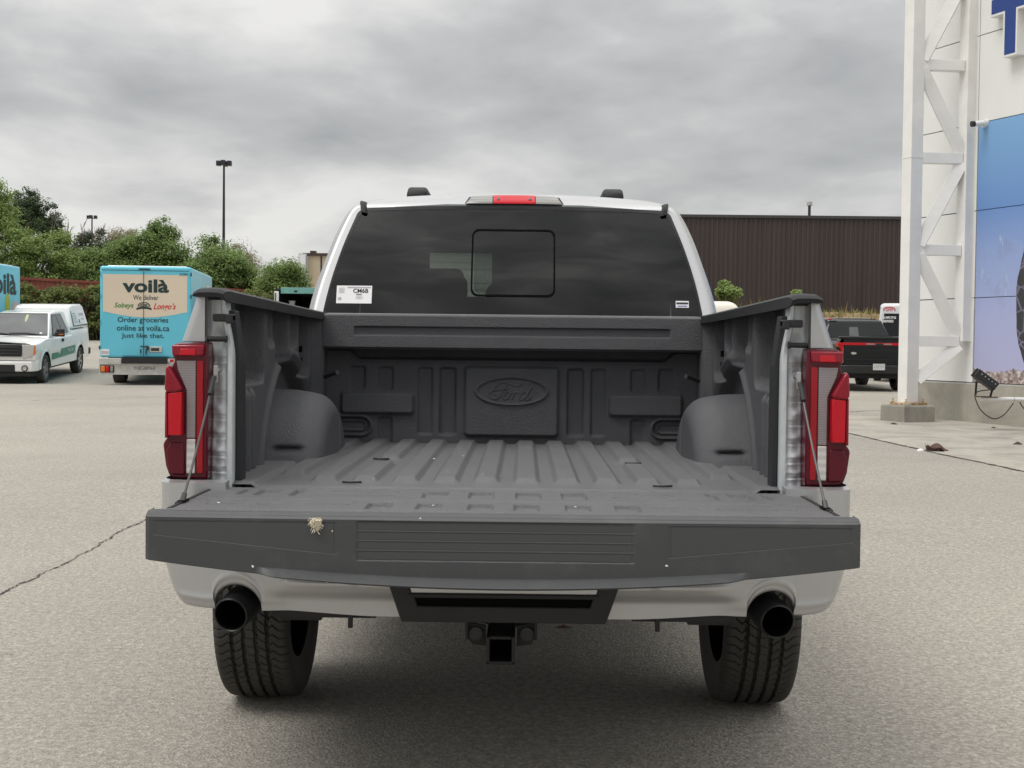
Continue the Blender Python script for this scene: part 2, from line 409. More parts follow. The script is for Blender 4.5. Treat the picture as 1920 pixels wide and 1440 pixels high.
# concrete slab next to the showroom, beyond a dirty joint
J = [G(1560, 806), G(1650, 826), G(1700, 838), G(1760, 852), G(1830, 866), G(1940, 889)]
far = [(26.0, 12.0), (26.0, 24.6), (4.7, 24.6)]
jd = [(p.x, p.y) for p in J]
b = MB(); n = 26; poly = []
A = np.array([[p[0], p[1]] for p in jd]); 
tt = np.linspace(0, 1, n); ai = np.stack([np.interp(tt, np.linspace(0, 1, len(A)), A[:, k]) for k in (0, 1)], 1)
Bp = np.stack([np.linspace(A[0, 0] - 0.6, 13.5, n), np.linspace(24.5, 19.0, n)], 1)
sss = np.linspace(0, 1, 20)[:, None]
X = ai[None, :, 0] * (1 - sss) + Bp[None, :, 0] * sss; Y = ai[None, :, 1] * (1 - sss) + Bp[None, :, 1] * sss
b.grid(X, Y, gz(X, Y) + .004); tagit(b.build('pavement', MT['slab'], recalc=False), kind='structure')
strip('pavement_joint', jd, .038, MT['joint'], .03, 8, 160, .009)
g = [G(1590, 773), G(1640, 770), G(1660, 771)]
strip('pavement_crack', [(p.x, p.y) for p in g], .05, MT['joint'], .03, 9, 40, .010)
g = [G(60, 752), G(160, 748), G(300, 744)]
strip('pavement_crack', [(p.x, p.y) for p in g], .05, MT['joint'], .08, 19, 60, .006)

# ================================================================== MAIN PICKUP
TY = 5.0
T = thing('pickup_truck', 'silver pickup truck in the foreground seen from behind with tailgate lowered', 'pickup truck', (0, TY, 0), world=True)
def rr(x, y, cx, cy, hw, hh, r):
    qx = np.abs(x - cx) - hw + r; qy = np.abs(y - cy) - hh + r
    return np.hypot(np.maximum(qx, 0), np.maximum(qy, 0)) + np.minimum(np.maximum(qx, qy), 0) - r
def emb(d, wd): return 1 - sst(-wd, wd, d)
# ---- bed front wall
nx_, nz_ = 520, 170
X, Z = np.meshgrid(np.linspace(-.83, .83, nx_), np.linspace(.88, 1.33, nz_))
H = np.zeros_like(X)                                  # + towards the tailgate
def rect(x0, x1, z0, z1, h, r=.012, wd=.007, mirror=True):
    global H
    for s in ((1, -1) if mirror else (1,)):
        H = H + h * emb(rr(X * s, Z, -(x0 + x1) / 2, (z0 + z1) / 2, abs(x1 - x0) / 2, (z1 - z0) / 2, r), wd)
rect(.624, .685, 1.13, 1.228, -.012); rect(.506, .565, 1.13, 1.225, -.012)
rect(.415, .723, 1.028, 1.118, .020, .016, .009)
rect(.338, .397, .942, 1.225, -.012); rect(.238, .304, .942, 1.225, -.018, .014)
rect(-.198, .198, .938, 1.23, .020, .018, .009, False)
rect(.508, .567, .86, 1.012, -.012)
for s in (1, -1):
    d = rr(X * s, Z, .72, .976, .123, .040, .039); H = H + .012 * np.exp(-(d / .006) ** 2) - .008 * emb(d + .006, .004)
    d = rr(X * s, Z, .72, .976, .100, .020, .019); H = H + .008 * np.exp(-(d / .004) ** 2)
# stepped-back shelf below the header, ends turning upward
zl = 1.262 + .04 * sst(.64, .70, np.abs(X)); H = H - .022 * sst(-.006, .010, Z - zl) + .006 * np.exp(-((Z - zl + .008) / .006) ** 2)
d = (np.hypot(X / .150, (Z - 1.129) / .0575) - 1) * .075; H = H + .009 * np.exp(-(d / .0042) ** 2)
mb = MB(); mb.grid(X, 5.66 - H, Z); fw = mb.build('bed_front_wall', MT['liner'], T, recalc=False, angle=80)
# raised script inside the oval (single-stroke curves)
def bez(pts, n=10):
    p = [np.array(q, float) for q in pts]; o = []
    for i in range(len(p) - 1):
        p0, p1, p2, p3 = p[max(i - 1, 0)], p[i], p[i + 1], p[min(i + 2, len(p) - 1)]
        for t in np.linspace(0, 1, n, endpoint=(i == len(p) - 2)):
            o.append(.5 * ((2 * p1) + (-p0 + p2) * t + (2 * p0 - 5 * p1 + 4 * p2 - p3) * t * t + (-p0 + 3 * p1 - 3 * p2 + p3) * t ** 3))
    return o
STROKES = [  # pixel coords in a 1920x1440 enlargement of the emblem
    [(1125, 280), (1075, 318), (990, 312), (900, 275), (820, 262), (730, 275), (665, 320), (640, 365), (670, 385), (720, 350)],
    [(880, 275), (835, 330), (800, 395), (755, 470), (700, 530), (640, 550), (580, 530), (560, 475), (590, 415), (640, 405)],
    [(700, 385), (790, 380), (880, 365)], [(885, 340), (868, 395)],
    [(880, 420), (830, 440), (800, 490), (800, 535), (835, 550), (885, 520), (910, 460), (885, 420), (935, 450), (985, 425)],
    [(985, 425), (1000, 440), (965, 520), (950, 550)], [(985, 470), (1020, 430), (1060, 425), (1075, 450)],
    [(1200, 425), (1150, 425), (1105, 470), (1095, 530), (1130, 555), (1185, 520), (1225, 450), (1320, 340)],
    [(1240, 445), (1205, 530), (1225, 560), (1270, 535), (1300, 495)]]
mb = MB()
for st in STROKES:
    q = bez(st, 8); pts = [Vector(((x - 948) / 640 * .150, 5.6405, 1.129 - (y - 415) / 235 * .0575)) for x, y in q]
    mb.tube(pts, .0046, 8)
mb.build('emblem', MT['liner'], fw, recalc=False)
# ---- header along the top of the front wall
X, V = np.meshgrid(np.linspace(-.79, .79, 420), np.linspace(0, 1, 60))
zf = 1.450 - .148 * V; H = -.010 * emb(rr(X, zf, 0, 1.378, .657, .0175, .006), .004)
yy = 5.56 - H + .012 * (1 - sst(0, .06, V)) + .014 * sst(.93, 1, V)
X2 = np.vstack([X[:1], X, X[-1:]]); Y2 = np.vstack([np.full((1, 420), 5.70), yy, np.full((1, 420), 5.67)]); Z2 = np.vstack([zf[:1] + .002, zf, zf[-1:]])
mb = MB(); mb.grid(X2, Y2, Z2); mb.box((-.787, 5.62, 1.376), (.006, .10, .145)); mb.box((.787, 5.62, 1.376), (.006, .10, .145))
mb.build('bed_header', MT['liner'], T, recalc=False)
# ---- bed floor
X, Y = np.meshgrid(np.linspace(-.86, .86, 640), np.linspace(3.905, 5.675, 300)); Z = np.full_like(X, .905)
for k in range(-6, 6):
    cxr = (k + .5) * .1236
    y0, y1 = 4.06, 5.72
    gap = abs(k + .5) == 3.5
    top = emb(np.abs(X - cxr) - .035, .011) * sst(y0 - .03, y0 + .03, Y)
    if gap: top = top * (1 - emb(np.abs(Y - 4.72) - .10, .03))
    if abs(k + .5) > 5: top = top * sst(4.2, 4.26, Y)
    Z = Z + .017 * top
Z = Z + .012 * emb(np.abs(np.abs(X) - .80) - .06, .012)
Z = Z - .008 * (1 - sst(3.905, 3.93, Y))
mb = MB(); mb.grid(X, Y, Z); fl = mb.build('bed_floor', MT['liner_lit'], T, recalc=False, angle=80)
for (px, py) in ((715, 861), (660, 905), (1187, 869), (1242, 912)):
    Yp = 2500 * .42 / (py - 645 - .0107 * (px - 950)); x = P(px, py, Yp).x
    mb = MB(); mb.tube([(x - .028 + .056 * t, Yp - .012 * math.sin(math.pi * t), .9085 + .002) for t in np.linspace(0, 1, 9)], .0035, 6); mb.build('drain_plug', MT['dark'], fl)
# ---- bed inner sides, wheel housings, rails, jambs
def side_wall(sg):
    Y, Z = np.meshgrid(np.linspace(3.97, 5.68, 330), np.linspace(.88, 1.45, 150)); D = np.zeros_like(Y)
    D += .065 * emb(rr(Y, Z, 4.24, 1.345, .28, .145, .03), .016)
    D += .055 * emb(rr(Y, Z, 4.865, 1.40, .125, .15, .03), .018)
    D += .065 * emb(rr(Y, Z, 5.36, 1.355, .125, .155, .03), .016)
    D += .03 * emb(rr(Y, Z, 4.66, 1.44, .06, .12, .03), .02) + .03 * emb(rr(Y, Z, 5.12, 1.44, .07, .12, .03), .02)
    r = np.hypot(Y - 5.0, Z - .70); D -= .014 * np.exp(-((r - .585) / .020) ** 2) * (Z < 1.36); D += .055 * emb(r - .545, .016) * (Z < 1.3)
    D -= .047 * sst(5.50, 5.58, Y)
    for yy in (4.22, 4.30): D -= .016 * emb(np.hypot((Y - yy) / .016, np.maximum(np.abs(Z - 1.03) - .11, 0) / .03) - 1, .5)
    D += .03 * emb(rr(Y, Z, 5.66, 1.2, .03, .4, .01), .01) * 0
    mb = MB(); mb.grid(sg * (.832 + D), Y, Z); o = mb.build('bed_side_wall', MT['liner'], T, recalc=False, angle=80)
    for (y, z, hh) in ((4.035, 1.305, .030), (4.035, 1.255, .028), (5.26, 1.30, .024), (5.26, 1.255, .024), (4.03, 1.0, .04)):
        s = MB(); s.box((sg * (.888 if y < 5 and z > 1.2 else .832), y, z), (.012, .02, hh)); s.build('slot', MT['void'], o)
    h = MB(); h.tube([(sg * .775, 5.52, 1.185), (sg * .735, 5.49, 1.20), (sg * .715, 5.47, 1.205)], [.010, .008, .010], 8); h.build('tie_down_hook', MT['steel'], o)
def wheel_house(sg):
    prof = []
    for t in np.linspace(0, 1, 14): prof.append((.90 - t * .13, .452 - .004 * t))
    for a in np.linspace(0, math.pi / 2, 16)[1:]: prof.append((.77 - .115 * math.sin(a), .448 - .10 * (1 - math.cos(a))))
    for t in np.linspace(0, 1, 18)[1:]: prof.append((.655 - .022 * t, .348 * (1 - t)))
    prof = np.array(prof); th = np.linspace(-.15, math.pi + .15, 150)
    PX, TH = np.meshgrid(prof[:, 0], th); PR, _ = np.meshgrid(prof[:, 1], th)
    # TH = 0 faces the tailgate
    PR = PR * (1 + .05 * np.exp(-((TH - 1.35) / .5) ** 2) * 0)
    Yy = 5.0 - PR * np.cos(TH) * .99; Zz = .70 + PR * np.sin(TH)
    notch = np.exp(-((Zz - .955) / .008) ** 2) * emb(np.abs(PX - .775) - .05, .02) * (Yy < 4.75)
    Yy = Yy + .025 * notch
    PX = PX + .012 * np.exp(-(((TH - 1.9) / .03) ** 2)) * (PX < .70) * (Zz < 1.05)
    dim = np.exp(-(((PX - .745) / .03) ** 2 + ((TH - 1.62) / .10) ** 2)); Zz = Zz - .012 * dim
    mb = MB(); mb.grid(sg * PX, Yy, Zz); mb.build('wheel_housing', MT['liner'], T, recalc=False, angle=80)
def rail(sg):
    r0 = [(.914, 1.458), (.910, 1.474), (.896, 1.484), (.86, 1.486), (.83, 1.484), (.814, 1.475), (.808, 1.442), (.816, 1.442), (.83, 1.456)]
    r1 = [(.905, 1.428), (.902, 1.442), (.885, 1.455), (.84, 1.458), (.80, 1.456), (.784, 1.448), (.780, 1.420), (.788, 1.420), (.80, 1.43)]
    mb = MB(); n = len(r0); st = []
    for (y, k, sc) in ((3.84, 0, .0), (3.855, 0, .6), (3.90, 0, 1), (4.0, .06, 1), (4.5, .35, 1), (5.1, .7, 1), (5.72, 1, 1)):
        for (a, c) in zip(r0, r1):
            x = a[0] * (1 - k) + c[0] * k; z = a[1] * (1 - k) + c[1] * k
            if sc < 1: x = .865 + (x - .865) * (.90 + .10 * sc); z = 1.456 + (z - 1.456) * (.45 + .55 * sc)
            st.append((sg * x, y, z))
    fs = [(i * n + j, i * n + (j + 1) % n, (i + 1) * n + (j + 1) % n, (i + 1) * n + j) for i in range(6) for j in range(n)]
    fs += [tuple(range(n)), tuple(6 * n + j for j in range(n))]
    mb.add(st, fs); mb.build('bed_rail_cap', MT['rail_plastic'], T, angle=40)
def jamb(sg):
    U, Z = np.meshgrid(np.linspace(0, 1, 60), np.linspace(.885, 1.45, 420))    # u 0 outer .. 1 inner
    xin = .800 + .022 * sst(1.28, 1.44, Z); X = .892 * (1 - U) + xin * U
    D = (.026 * (1 - sst(0.04, .32, U)) + .014 * (1 - sst(.3, .62, U))) * (1 - .75 * sst(1.27, 1.33, Z))
    rg = np.random.default_rng(4)
    for (z0, h) in ((1.255, .020), (1.155, .016), (1.085, .016), (1.03, .018), (.975, .014), (.93, .02)):
        D += .005 * np.exp(-((Z - z0) / h) ** 2) * (1 - sst(.62, .85, U)) * sst(.15, .4, U)
        D -= .007 * np.exp(-((Z - z0 + .022) / .012) ** 2) * np.exp(-((U - .42) / .14) ** 2)
        D += .006 * sst(-.003, .003, Z - z0 - .012) * (1 - sst(.7, .8, U)) - .003 * sst(.003, .012, Z - z0 - .02) * (1 - sst(.7, .8, U))
    D += .02 * np.exp(-((Z - 1.33) / .03) ** 2) * np.exp(-((U - .55) / .25) ** 2)
    D += .0012 * np.sin(Z * 60 + 3 * U) * (U < .75)
    D += .05 * sst(.94, 1, U)
    mb = MB(); mb.grid(sg * X, 3.905 + D, Z); j = mb.build('bed_jamb', MT['jamb'], T, recalc=False, angle=60)
    f = MB(); f.prz([(0, 0), (1, 0)], 0, 0) if False else None
    f.pry([(sg * .801, .885), (sg * .801, 1.27), (sg * .824, 1.42), (sg * .806, 1.42), (sg * .786, 1.27), (sg * .784, .885)], 3.932, 4.00)
    f.build('rubber_flange', MT['black_plastic'], j, smooth=False, bevel=.003)
    k = MB(); k.box((sg * .826, 3.885, 1.397), (.060, .04, .022)); k.box((sg * .806, 3.878, 1.394), (.020, .045, .028)); k.build('latch_bumper', MT['black_plastic'], j, smooth=False, bevel=.004)
    s = MB(); s.lathe([(0, 0), (0, .008), (.050, .0075), (.050, .0105), (.055, .0105), (.055, 0)], (sg * .872 if sg > 0 else -.872, 3.885, 1.335), n=16)
    if sg > 0: s.v = [(2 * .872 - a, b_, c_) for a, b_, c_ in s.v]
    s.lathe([(-.003, 0), (-.003, .014), (.003, .014), (.003, 0)], (sg * .876, 3.885, 1.328), n=16); s.build('striker_pin', MT['dark'], j)
    c = MB(); bx, bz = sg * .848, 1.245
    c.lathe([(-.010, 0), (-.010, .008), (-.002, .010), (.004, .013), (.006, 0)], (bx, 3.895, bz), 'y', 16); c.build('cable_bolt', MT['zinc'], j)
    ca = empty_part('tailgate_cable', T)
    e0 = Vector((sg * .850, 3.885, bz)); e1 = Vector((sg * .848, 3.50, .903)); d = (e1 - e0)
    q = MB(); q.box(e0 + Vector((0, 0, -.012)), (.014, .004, .05)); q.build('eyelet', MT['zinc'], ca, smooth=False, bevel=.002)
    q = MB(); q.tube([e0 + d * .06, e0 + d * .20], [.0075, .0065], 10); q.build('sleeve', MT['black_plastic'], ca)
    q = MB(); pts = [e0 + d * t + Vector((0, 0, -.012 * math.sin(math.pi * t))) for t in np.linspace(.18, 1, 12)]; q.tube(pts, .0036, 8); q.build('wire', MT['cable'], ca)
    q = MB(); q.tube([e1 - d * .06, e1], [.007, .009], 8); q.build('cable_end', MT['steel'], ca)
for sg in (-1, 1): side_wall(sg); wheel_house(sg); rail(sg); jamb(sg)

# ---- rear corners: silver quarter panel above the lamp, lamps
def px(u, v, Y=3.88): p = P(u, v, Y); return (-p.x, p.z)           # positive half of the truck
def poly(pts, Y=3.88): return [px(u, v, Y) for u, v in pts]
def lampz(name, pts, y0, y1, mat, parent, sg, bev=.004):
    q = [(sg * a, c) for a, c in poly(pts)]; m_ = MB(); m_.pry(q, y0, y1); return m_.build(name, mat, parent, smooth=True, angle=30, bevel=bev)
def corner(sg):
    # quarter panel: curved top corner of the bed side
    V, U = np.meshgrid(np.linspace(0, 1, 20), np.linspace(0, 1, 30))
    top = (px(364, 558), px(390, 558)); bot = (px(335, 641), px(390, 641))
    xo = top[0][0] * (1 - V) + bot[0][0] * V; zi = 1.462 - (1.462 - 1.328) * V
    ang = U * 1.6
    s_ = np.clip(U / .55, 0, 1); t_ = np.clip((U - .55) / .45, 0, 1)
    X = .884 + (xo - .884 - .03) * s_ + .03 * np.sin(t_ * math.pi / 2); Y = 3.892 + .035 * (1 - np.cos(t_ * math.pi / 2)) + .50 * np.clip((U - .97) / .03, 0, 1) + .008 * V * 0
    mb = MB(); mb.grid(sg * X, Y, zi); mb.pry([(sg * .884, 1.326), (sg * .884, 1.46), (sg * (.896), 1.46), (sg * .96, 1.326)], 3.93, 4.3)
    mb.build('quarter_panel', MT['silver'], T, recalc=False, angle=50)
    lamp = empty_part('tail_lamp', T)
    lampz('lamp_housing', [(336.6, 642), (391.6, 642), (390, 899), (324, 896), (317.7, 889), (311.8, 872), (307, 834), (309.5, 826), (314, 822), (314, 719), (322, 690), (329, 676), (324, 665), (325, 647)], 3.872, 4.13, MT['red_dark'], lamp, sg, .006)
    lampz('upper_lens', [(325, 646.5), (386, 646.5), (384, 667.5), (326, 667.5)], 3.858, 3.874, MT['red_mid'], lamp, sg, .005)
    lampz('upper_reflector', [(342, 654), (370, 654), (369.5, 665.5), (339, 665.5)], 3.8555, 3.860, MT['red'], lamp, sg, .001)
    lampz('ribbed_clear_lens', [(333, 676), (369.2, 676), (368.4, 820.5), (352, 820.5), (352, 731), (336, 694)], 3.866, 3.875, MT['clear_lens'], lamp, sg, .002)
    lampz('clear_lens', [(352, 822.5), (368.2, 822.5), (367.4, 887), (351.4, 887)], 3.866, 3.875, MT['clear2'], lamp, sg, .002)
    lampz('red_strip_lens', [(371.2, 676), (382.8, 676), (382.5, 887), (370.6, 887)], 3.865, 3.875, MT['red_ribbed'], lamp, sg, .002)
    lampz('outer_lens_upper', [(321, 683), (346, 727), (346, 733), (320.5, 735.5), (314, 730), (316, 690)], 3.842, 3.876, MT['red_mid'], lamp, sg, .006)
    lampz('outer_lens', [(321, 736), (346, 734), (346, 815), (321, 815)], 3.845, 3.876, MT['red'], lamp, sg, .003)
    lampz('side_lens', [(314, 732), (320, 736), (320, 818), (313, 821)], 3.852, 4.12, MT['red_mid'], lamp, sg, .004)
    lampz('lower_lens', [(321, 829), (346, 829), (349, 890), (325, 889), (317, 878), (313, 845)], 3.866, 3.875, MT['red_dark'], lamp, sg, .004)
for sg in (-1, 1): corner(sg)

# ---- bumper
def bumper():
    s = np.unique(np.concatenate([np.linspace(-.68, .68, 60), np.linspace(.68, .885, 70), -np.linspace(.68, .885, 70), np.linspace(.885, .95, 14), -np.linspace(.885, .95, 14)]))
    cn = [(x, 3.745 + .03 * (abs(x) / .8) ** 2) for x in s]
    # corner + side
    side = []
    for a in np.linspace(0, math.pi / 2, 14)[1:]: side.append((.95 + .048 * math.sin(a), 3.7875 + .09 * (1 - math.cos(a))))
    for y in np.linspace(3.9, 4.40, 12): side.append((.998, y))
    path = [(-x, y) for x, y in side[::-1]] + cn + side
    PX = np.array([p[0] for p in path]); PY = np.array([p[1] for p in path]); ax = np.abs(PX)
    arc = .560 + .076 * np.sqrt(np.clip(1 - ((ax - .769) / .081) ** 2, 0, 1))
    zb = np.where(ax < .689, .549 + .014 * sst(.35, .69, ax), np.where(ax < .849, arc, .566 + .055 * sst(0, .34, (ax - .875) + np.maximum(PY - 3.785, 0))))
    zt = np.where(ax < .80, .86, .924)
    v = np.concatenate([np.linspace(0, .12, 4), np.linspace(.16, .9, 30), np.linspace(.91, 1, 10)])
    V = v[:, None]; Z = zt[None] * (1 - V) + zb[None] * V
    X = np.repeat(PX[None], len(v), 0); Y = np.repeat(PY[None], len(v), 0)
    t = np.clip((.84 - Z) / .26, 0, 1); X = X * (1 - .052 * t ** 2.6 * sst(.70, .98, np.abs(X)))
    Y = Y + .028 * (1 - sst(.592, .628, Z)) * (1 - sst(.60, .70, ax))[None] + .03 * sst(.72, .88, Z) * (1 - sst(.8, .9, ax))[None]
    dist = np.clip((Z - zb[None]) / .04, 0, 1); Y = Y - .006 * np.exp(-((dist - .75) / .3) ** 2) * sst(.56, .74, ax)[None] + .004 * (1 - np.clip(dist / .3, 0, 1)) ** 2 * sst(.66, .72, ax)[None]
    Y = Y - .012 * np.exp(-((Z - .645) / .012) ** 2) * (1 - sst(.55, .68, ax))[None]
    # curl the lower edge forward
    rows = [(.0, 0), (.02, -.004), (.05, -.004), (.09, .002)]
    Xs, Ys, Zs = [X], [Y], [Z]
    for dy, dz in rows[1:]: Xs.append(X[-1:] * (1 - .0 * dy)); Ys.append(Y[-1:] + dy); Zs.append(Z[-1:] + dz)
    X = np.vstack(Xs); Y = np.vstack(Ys); Z = np.vstack(Zs)
    topx, topy, topz = X[:1], Y[:1] + .05, Z[:1] + .004
    mb = MB(); mb.grid(np.vstack([topx, X]), np.vstack([topy, Y]), np.vstack([topz, Z])); o = mb.build('rear_bumper', MT['silver'], T, recalc=False, angle=55)
    p = MB()
    p.pry([(-.325, .65), (-.288, .544), (.288, .544), (.325, .65), (.262, .65), (.243, .590), (-.243, .590), (-.262, .65)], 3.730, 3.80)
    p.pry([(-.262, .613), (.262, .613), (.275, .626), (-.275, .626)], 3.727, 3.79)
    p.build('step_pad', MT['black_plastic'], o, smooth=False, bevel=.004)
    q = MB(); q.box((0, 3.738, .60), (.53, .006, .07)); q.build('pad_recess', MT['void'], o, smooth=False)
    r = MB(); r.pry([(-.262, .6265), (.262, .6265), (.285, .66), (-.285, .66)], 3.730, 3.78); r.build('bumper_insert', MT['silver'], o, smooth=False, bevel=.003)
    u = MB(); u.box((0, 3.86, .60), (1.2, .06, .06)); u.box((0, 4.1, .60), (1.3, .3, .02))
    for s_ in (-1, 1): u.box((s_ * .52, 3.86, .545), (.30, .07, .022)); u.box((s_ * .44, 3.80, .532), (.012, .02, .04)); u.box((s_ * .60, 4.0, .53), (.12, .2, .04))
    u.build('bumper_bracket', MT['dark'], T, smooth=False)
bumper()
# ---- exhaust tips
for sg in (-1, 1):
    c = Vector((sg * .775, 3.755, .552)); d = Vector((-sg * .16, 1, .16)).normalized()
    m_ = MB(); rot = d.to_track_quat('Z', 'Y').to_matrix(); prof = [(.0, .0445), (-.003, .047), (0, .0505), (.02, .052), (.16, .052), (.30, .047), (.5, .040)]
    m_.lathe(prof, (0, 0, 0), 'z', 40); inner = MB(); inner.lathe([(.0, .0447), (.25, .043), (.25, 0)], (0, 0, 0), 'z', 40)
    for k in (m_, inner): k.v = [tuple(rot @ Vector(a) + c) for a in k.v]
    t_ = m_.build('exhaust_tip', plain('matt_black_tip', (.018, .019, .021), .42, .3), T, recalc=False); inner.build('tip_bore', MT['void'], t_, recalc=False)
# ---- hitch receiver
h = MB(); X0 = -.008
for (cx_, cz_, wx, wz) in ((X0 - .036, .455, .010, .080), (X0 + .036, .455, .010, .080), (X0, .492, .062, .010), (X0, .420, .082, .010)): h.box((cx_, 3.90, cz_), (wx, .25, wz))
hi = h.build('hitch_receiver', MT['dark'], T, smooth=False, bevel=.003)
h = MB(); h.box((X0, 3.93, .46), (.06, .01, .07)); h.build('receiver_bore', MT['void'], hi, smooth=False)
for s_ in (-1, 1):
    h = MB(); h.pry([(X0 + s_ * .045, .50), (X0 + s_ * .098, .51), (X0 + s_ * .098, .462), (X0 + s_ * .085, .445), (X0 + s_ * .045, .44)], 3.90, 3.912); h.box((X0 + s_ * .101, 3.93, .49), (.008, .12, .05)); h.build('chain_loop_plate', MT['steel'] if False else MT['dark'], hi, smooth=False)
    h = MB(); h.lathe([(-.004, 0), (-.004, .020), (.004, .020), (.004, 0)], (X0 + s_ * .075, 3.895, .478), 'y', 14); h.build('chain_loop', MT['steel'], hi)
# ---- underbody
u = MB()
for s_ in (-1, 1): u.box((s_ * .48, 6.2, .62), (.09, 4.4, .14)); u.tube([(s_ * .60, 4.45, .56), (s_ * .60, 5.0, .47), (s_ * .60, 5.6, .55)], .03, 8)
u.tube([(-.75, 5.0, .41), (-.2, 5.0, .41), (-.16, 5.0, .42), (0, 5.0, .42), (.16, 5.0, .42), (.2, 5.0, .41), (.75, 5.0, .41)], [.05, .05, .13, .16, .13, .05, .05], 14)
u.lathe([(-.1, .12), (-.1, .36), (.1, .36), (.1, .12)], (0, 4.42, .62), 'z', 30); u.box((0, 5.9, .83), (1.5, 3.8, .06)); u.box((0, 7.4, .45), (.5, 1.2, .25))
u.build('chassis', MT['dark'], T)
# ---- wheels with cut tread
def tyre_mesh(R_=.405, half=.125, nU=900, nV=120):
    a = np.linspace(0, 2 * math.pi, nU + 1); vv = np.linspace(-1, 1, nV)
    A, V = np.meshgrid(a, vv); x = V * half * 1.35
    # section: crown, shoulder, sidewall
    ss = np.abs(V); crown = ss < .70
    xx = np.where(crown, V / .70 * .098, np.sign(V) * (.098 + .027 * np.sin(np.clip((ss - .70) / .18, 0, 1) * math.pi / 2) - .020 * sst(.88, 1, ss)))
    rr_ = np.where(crown, R_ - .004 * (ss / .70) ** 2, R_ - .004 - .030 * (1 - np.cos(np.clip((ss - .70) / .18, 0, 1) * math.pi / 2)) - .115 * np.clip((ss - .86) / .14, 0, 1))
    xm = xx; per = 2 * math.pi / 76; ph = (A / per)
    zig = .0030 * np.abs(((ph * .5) % 1) * 2 - 1)
    G_ = np.zeros_like(A)
    for xg in (-.058, -.020, .020, .058): G_ = np.maximum(G_, (1 - sst(.0045, .0070, np.abs(xm - xg - zig))))
    def sipe(slope, off, x0, x1, wd=.07):
        q = ((ph + slope * xm * 40 + off) % 1); q = np.minimum(q, 1 - q); return (1 - sst(wd * .5, wd, q)) * (xm > x0) * (xm < x1) * crown
    S = np.zeros_like(A)
    chev = lambda x: np.abs(x)
    q = ((ph + (.075 - np.minimum(np.abs(np.abs(xm) - .074), .02)) * 28) % 1); q = np.minimum(q, 1 - q)
    S = np.maximum(S, (1 - sst(.05, .10, q)) * (np.abs(xm) > .058))
    S = np.maximum(S, sipe(.6, .3, -.058, -.020)); S = np.maximum(S, sipe(-.6, .1, .020, .058)); S = np.maximum(S, .6 * sipe(.2, .6, -.012, .010))
    rr_ = rr_ - .0140 * G_ * crown - .0080 * S * (ss < .80)
    Yy = -rr_ * np.cos(A); Zz = rr_ * np.sin(A)
    b_ = MB(); b_.grid(xm, Yy, Zz); return b_
tm = tyre_mesh(); tmesh = bpy.data.meshes.new('tyre'); tmesh.from_pydata(tm.v, [], tm.f); tmesh.update(); tmesh.materials.append(MT['rubber']); tmesh.shade_smooth(); tmesh.set_sharp_from_angle(angle=R(50))
rb = MB(); rb.lathe([(-.10, .255), (-.11, .268), (-.09, .272), (.09, .272), (.112, .268), (.10, .250), (.07, .245), (-.02, .22), (-.05, .12), (-.05, 0)], (0, 0, 0), 'x', 48)
for k in range(6):
    a = k * math.pi / 3; rb.beam((.065, .05 * math.cos(a), .05 * math.sin(a)), (.085, .25 * math.cos(a), .25 * math.sin(a)), .035, .06, up=(1, 0, 0))
rb.lathe([(.04, .07), (.09, .06), (.095, 0)], (0, 0, 0), 'x', 24)
rmesh = None
for (yw, hw) in ((5.0, .895), (8.68, .890)):
    for sg in (-1, 1):
        wl = bpy.data.objects.new('wheel', None); COL.objects.link(wl); wl.parent = T; wl.location = (sg * hw, yw - TY, .405); wl.rotation_euler = (sg * .0, 0, 0 if sg > 0 else math.pi)
        o = bpy.data.objects.new('tyre', tmesh); COL.objects.link(o); o.parent = wl; o.scale = (1.07, 1, 1)
        if rmesh is None: ro = rb.build('rim', MT['rim_dark'], None, recalc=False); rmesh = ro.data; ro.parent = wl
        else: ro = bpy.data.objects.new('rim', rmesh); COL.objects.link(ro); ro.parent = wl

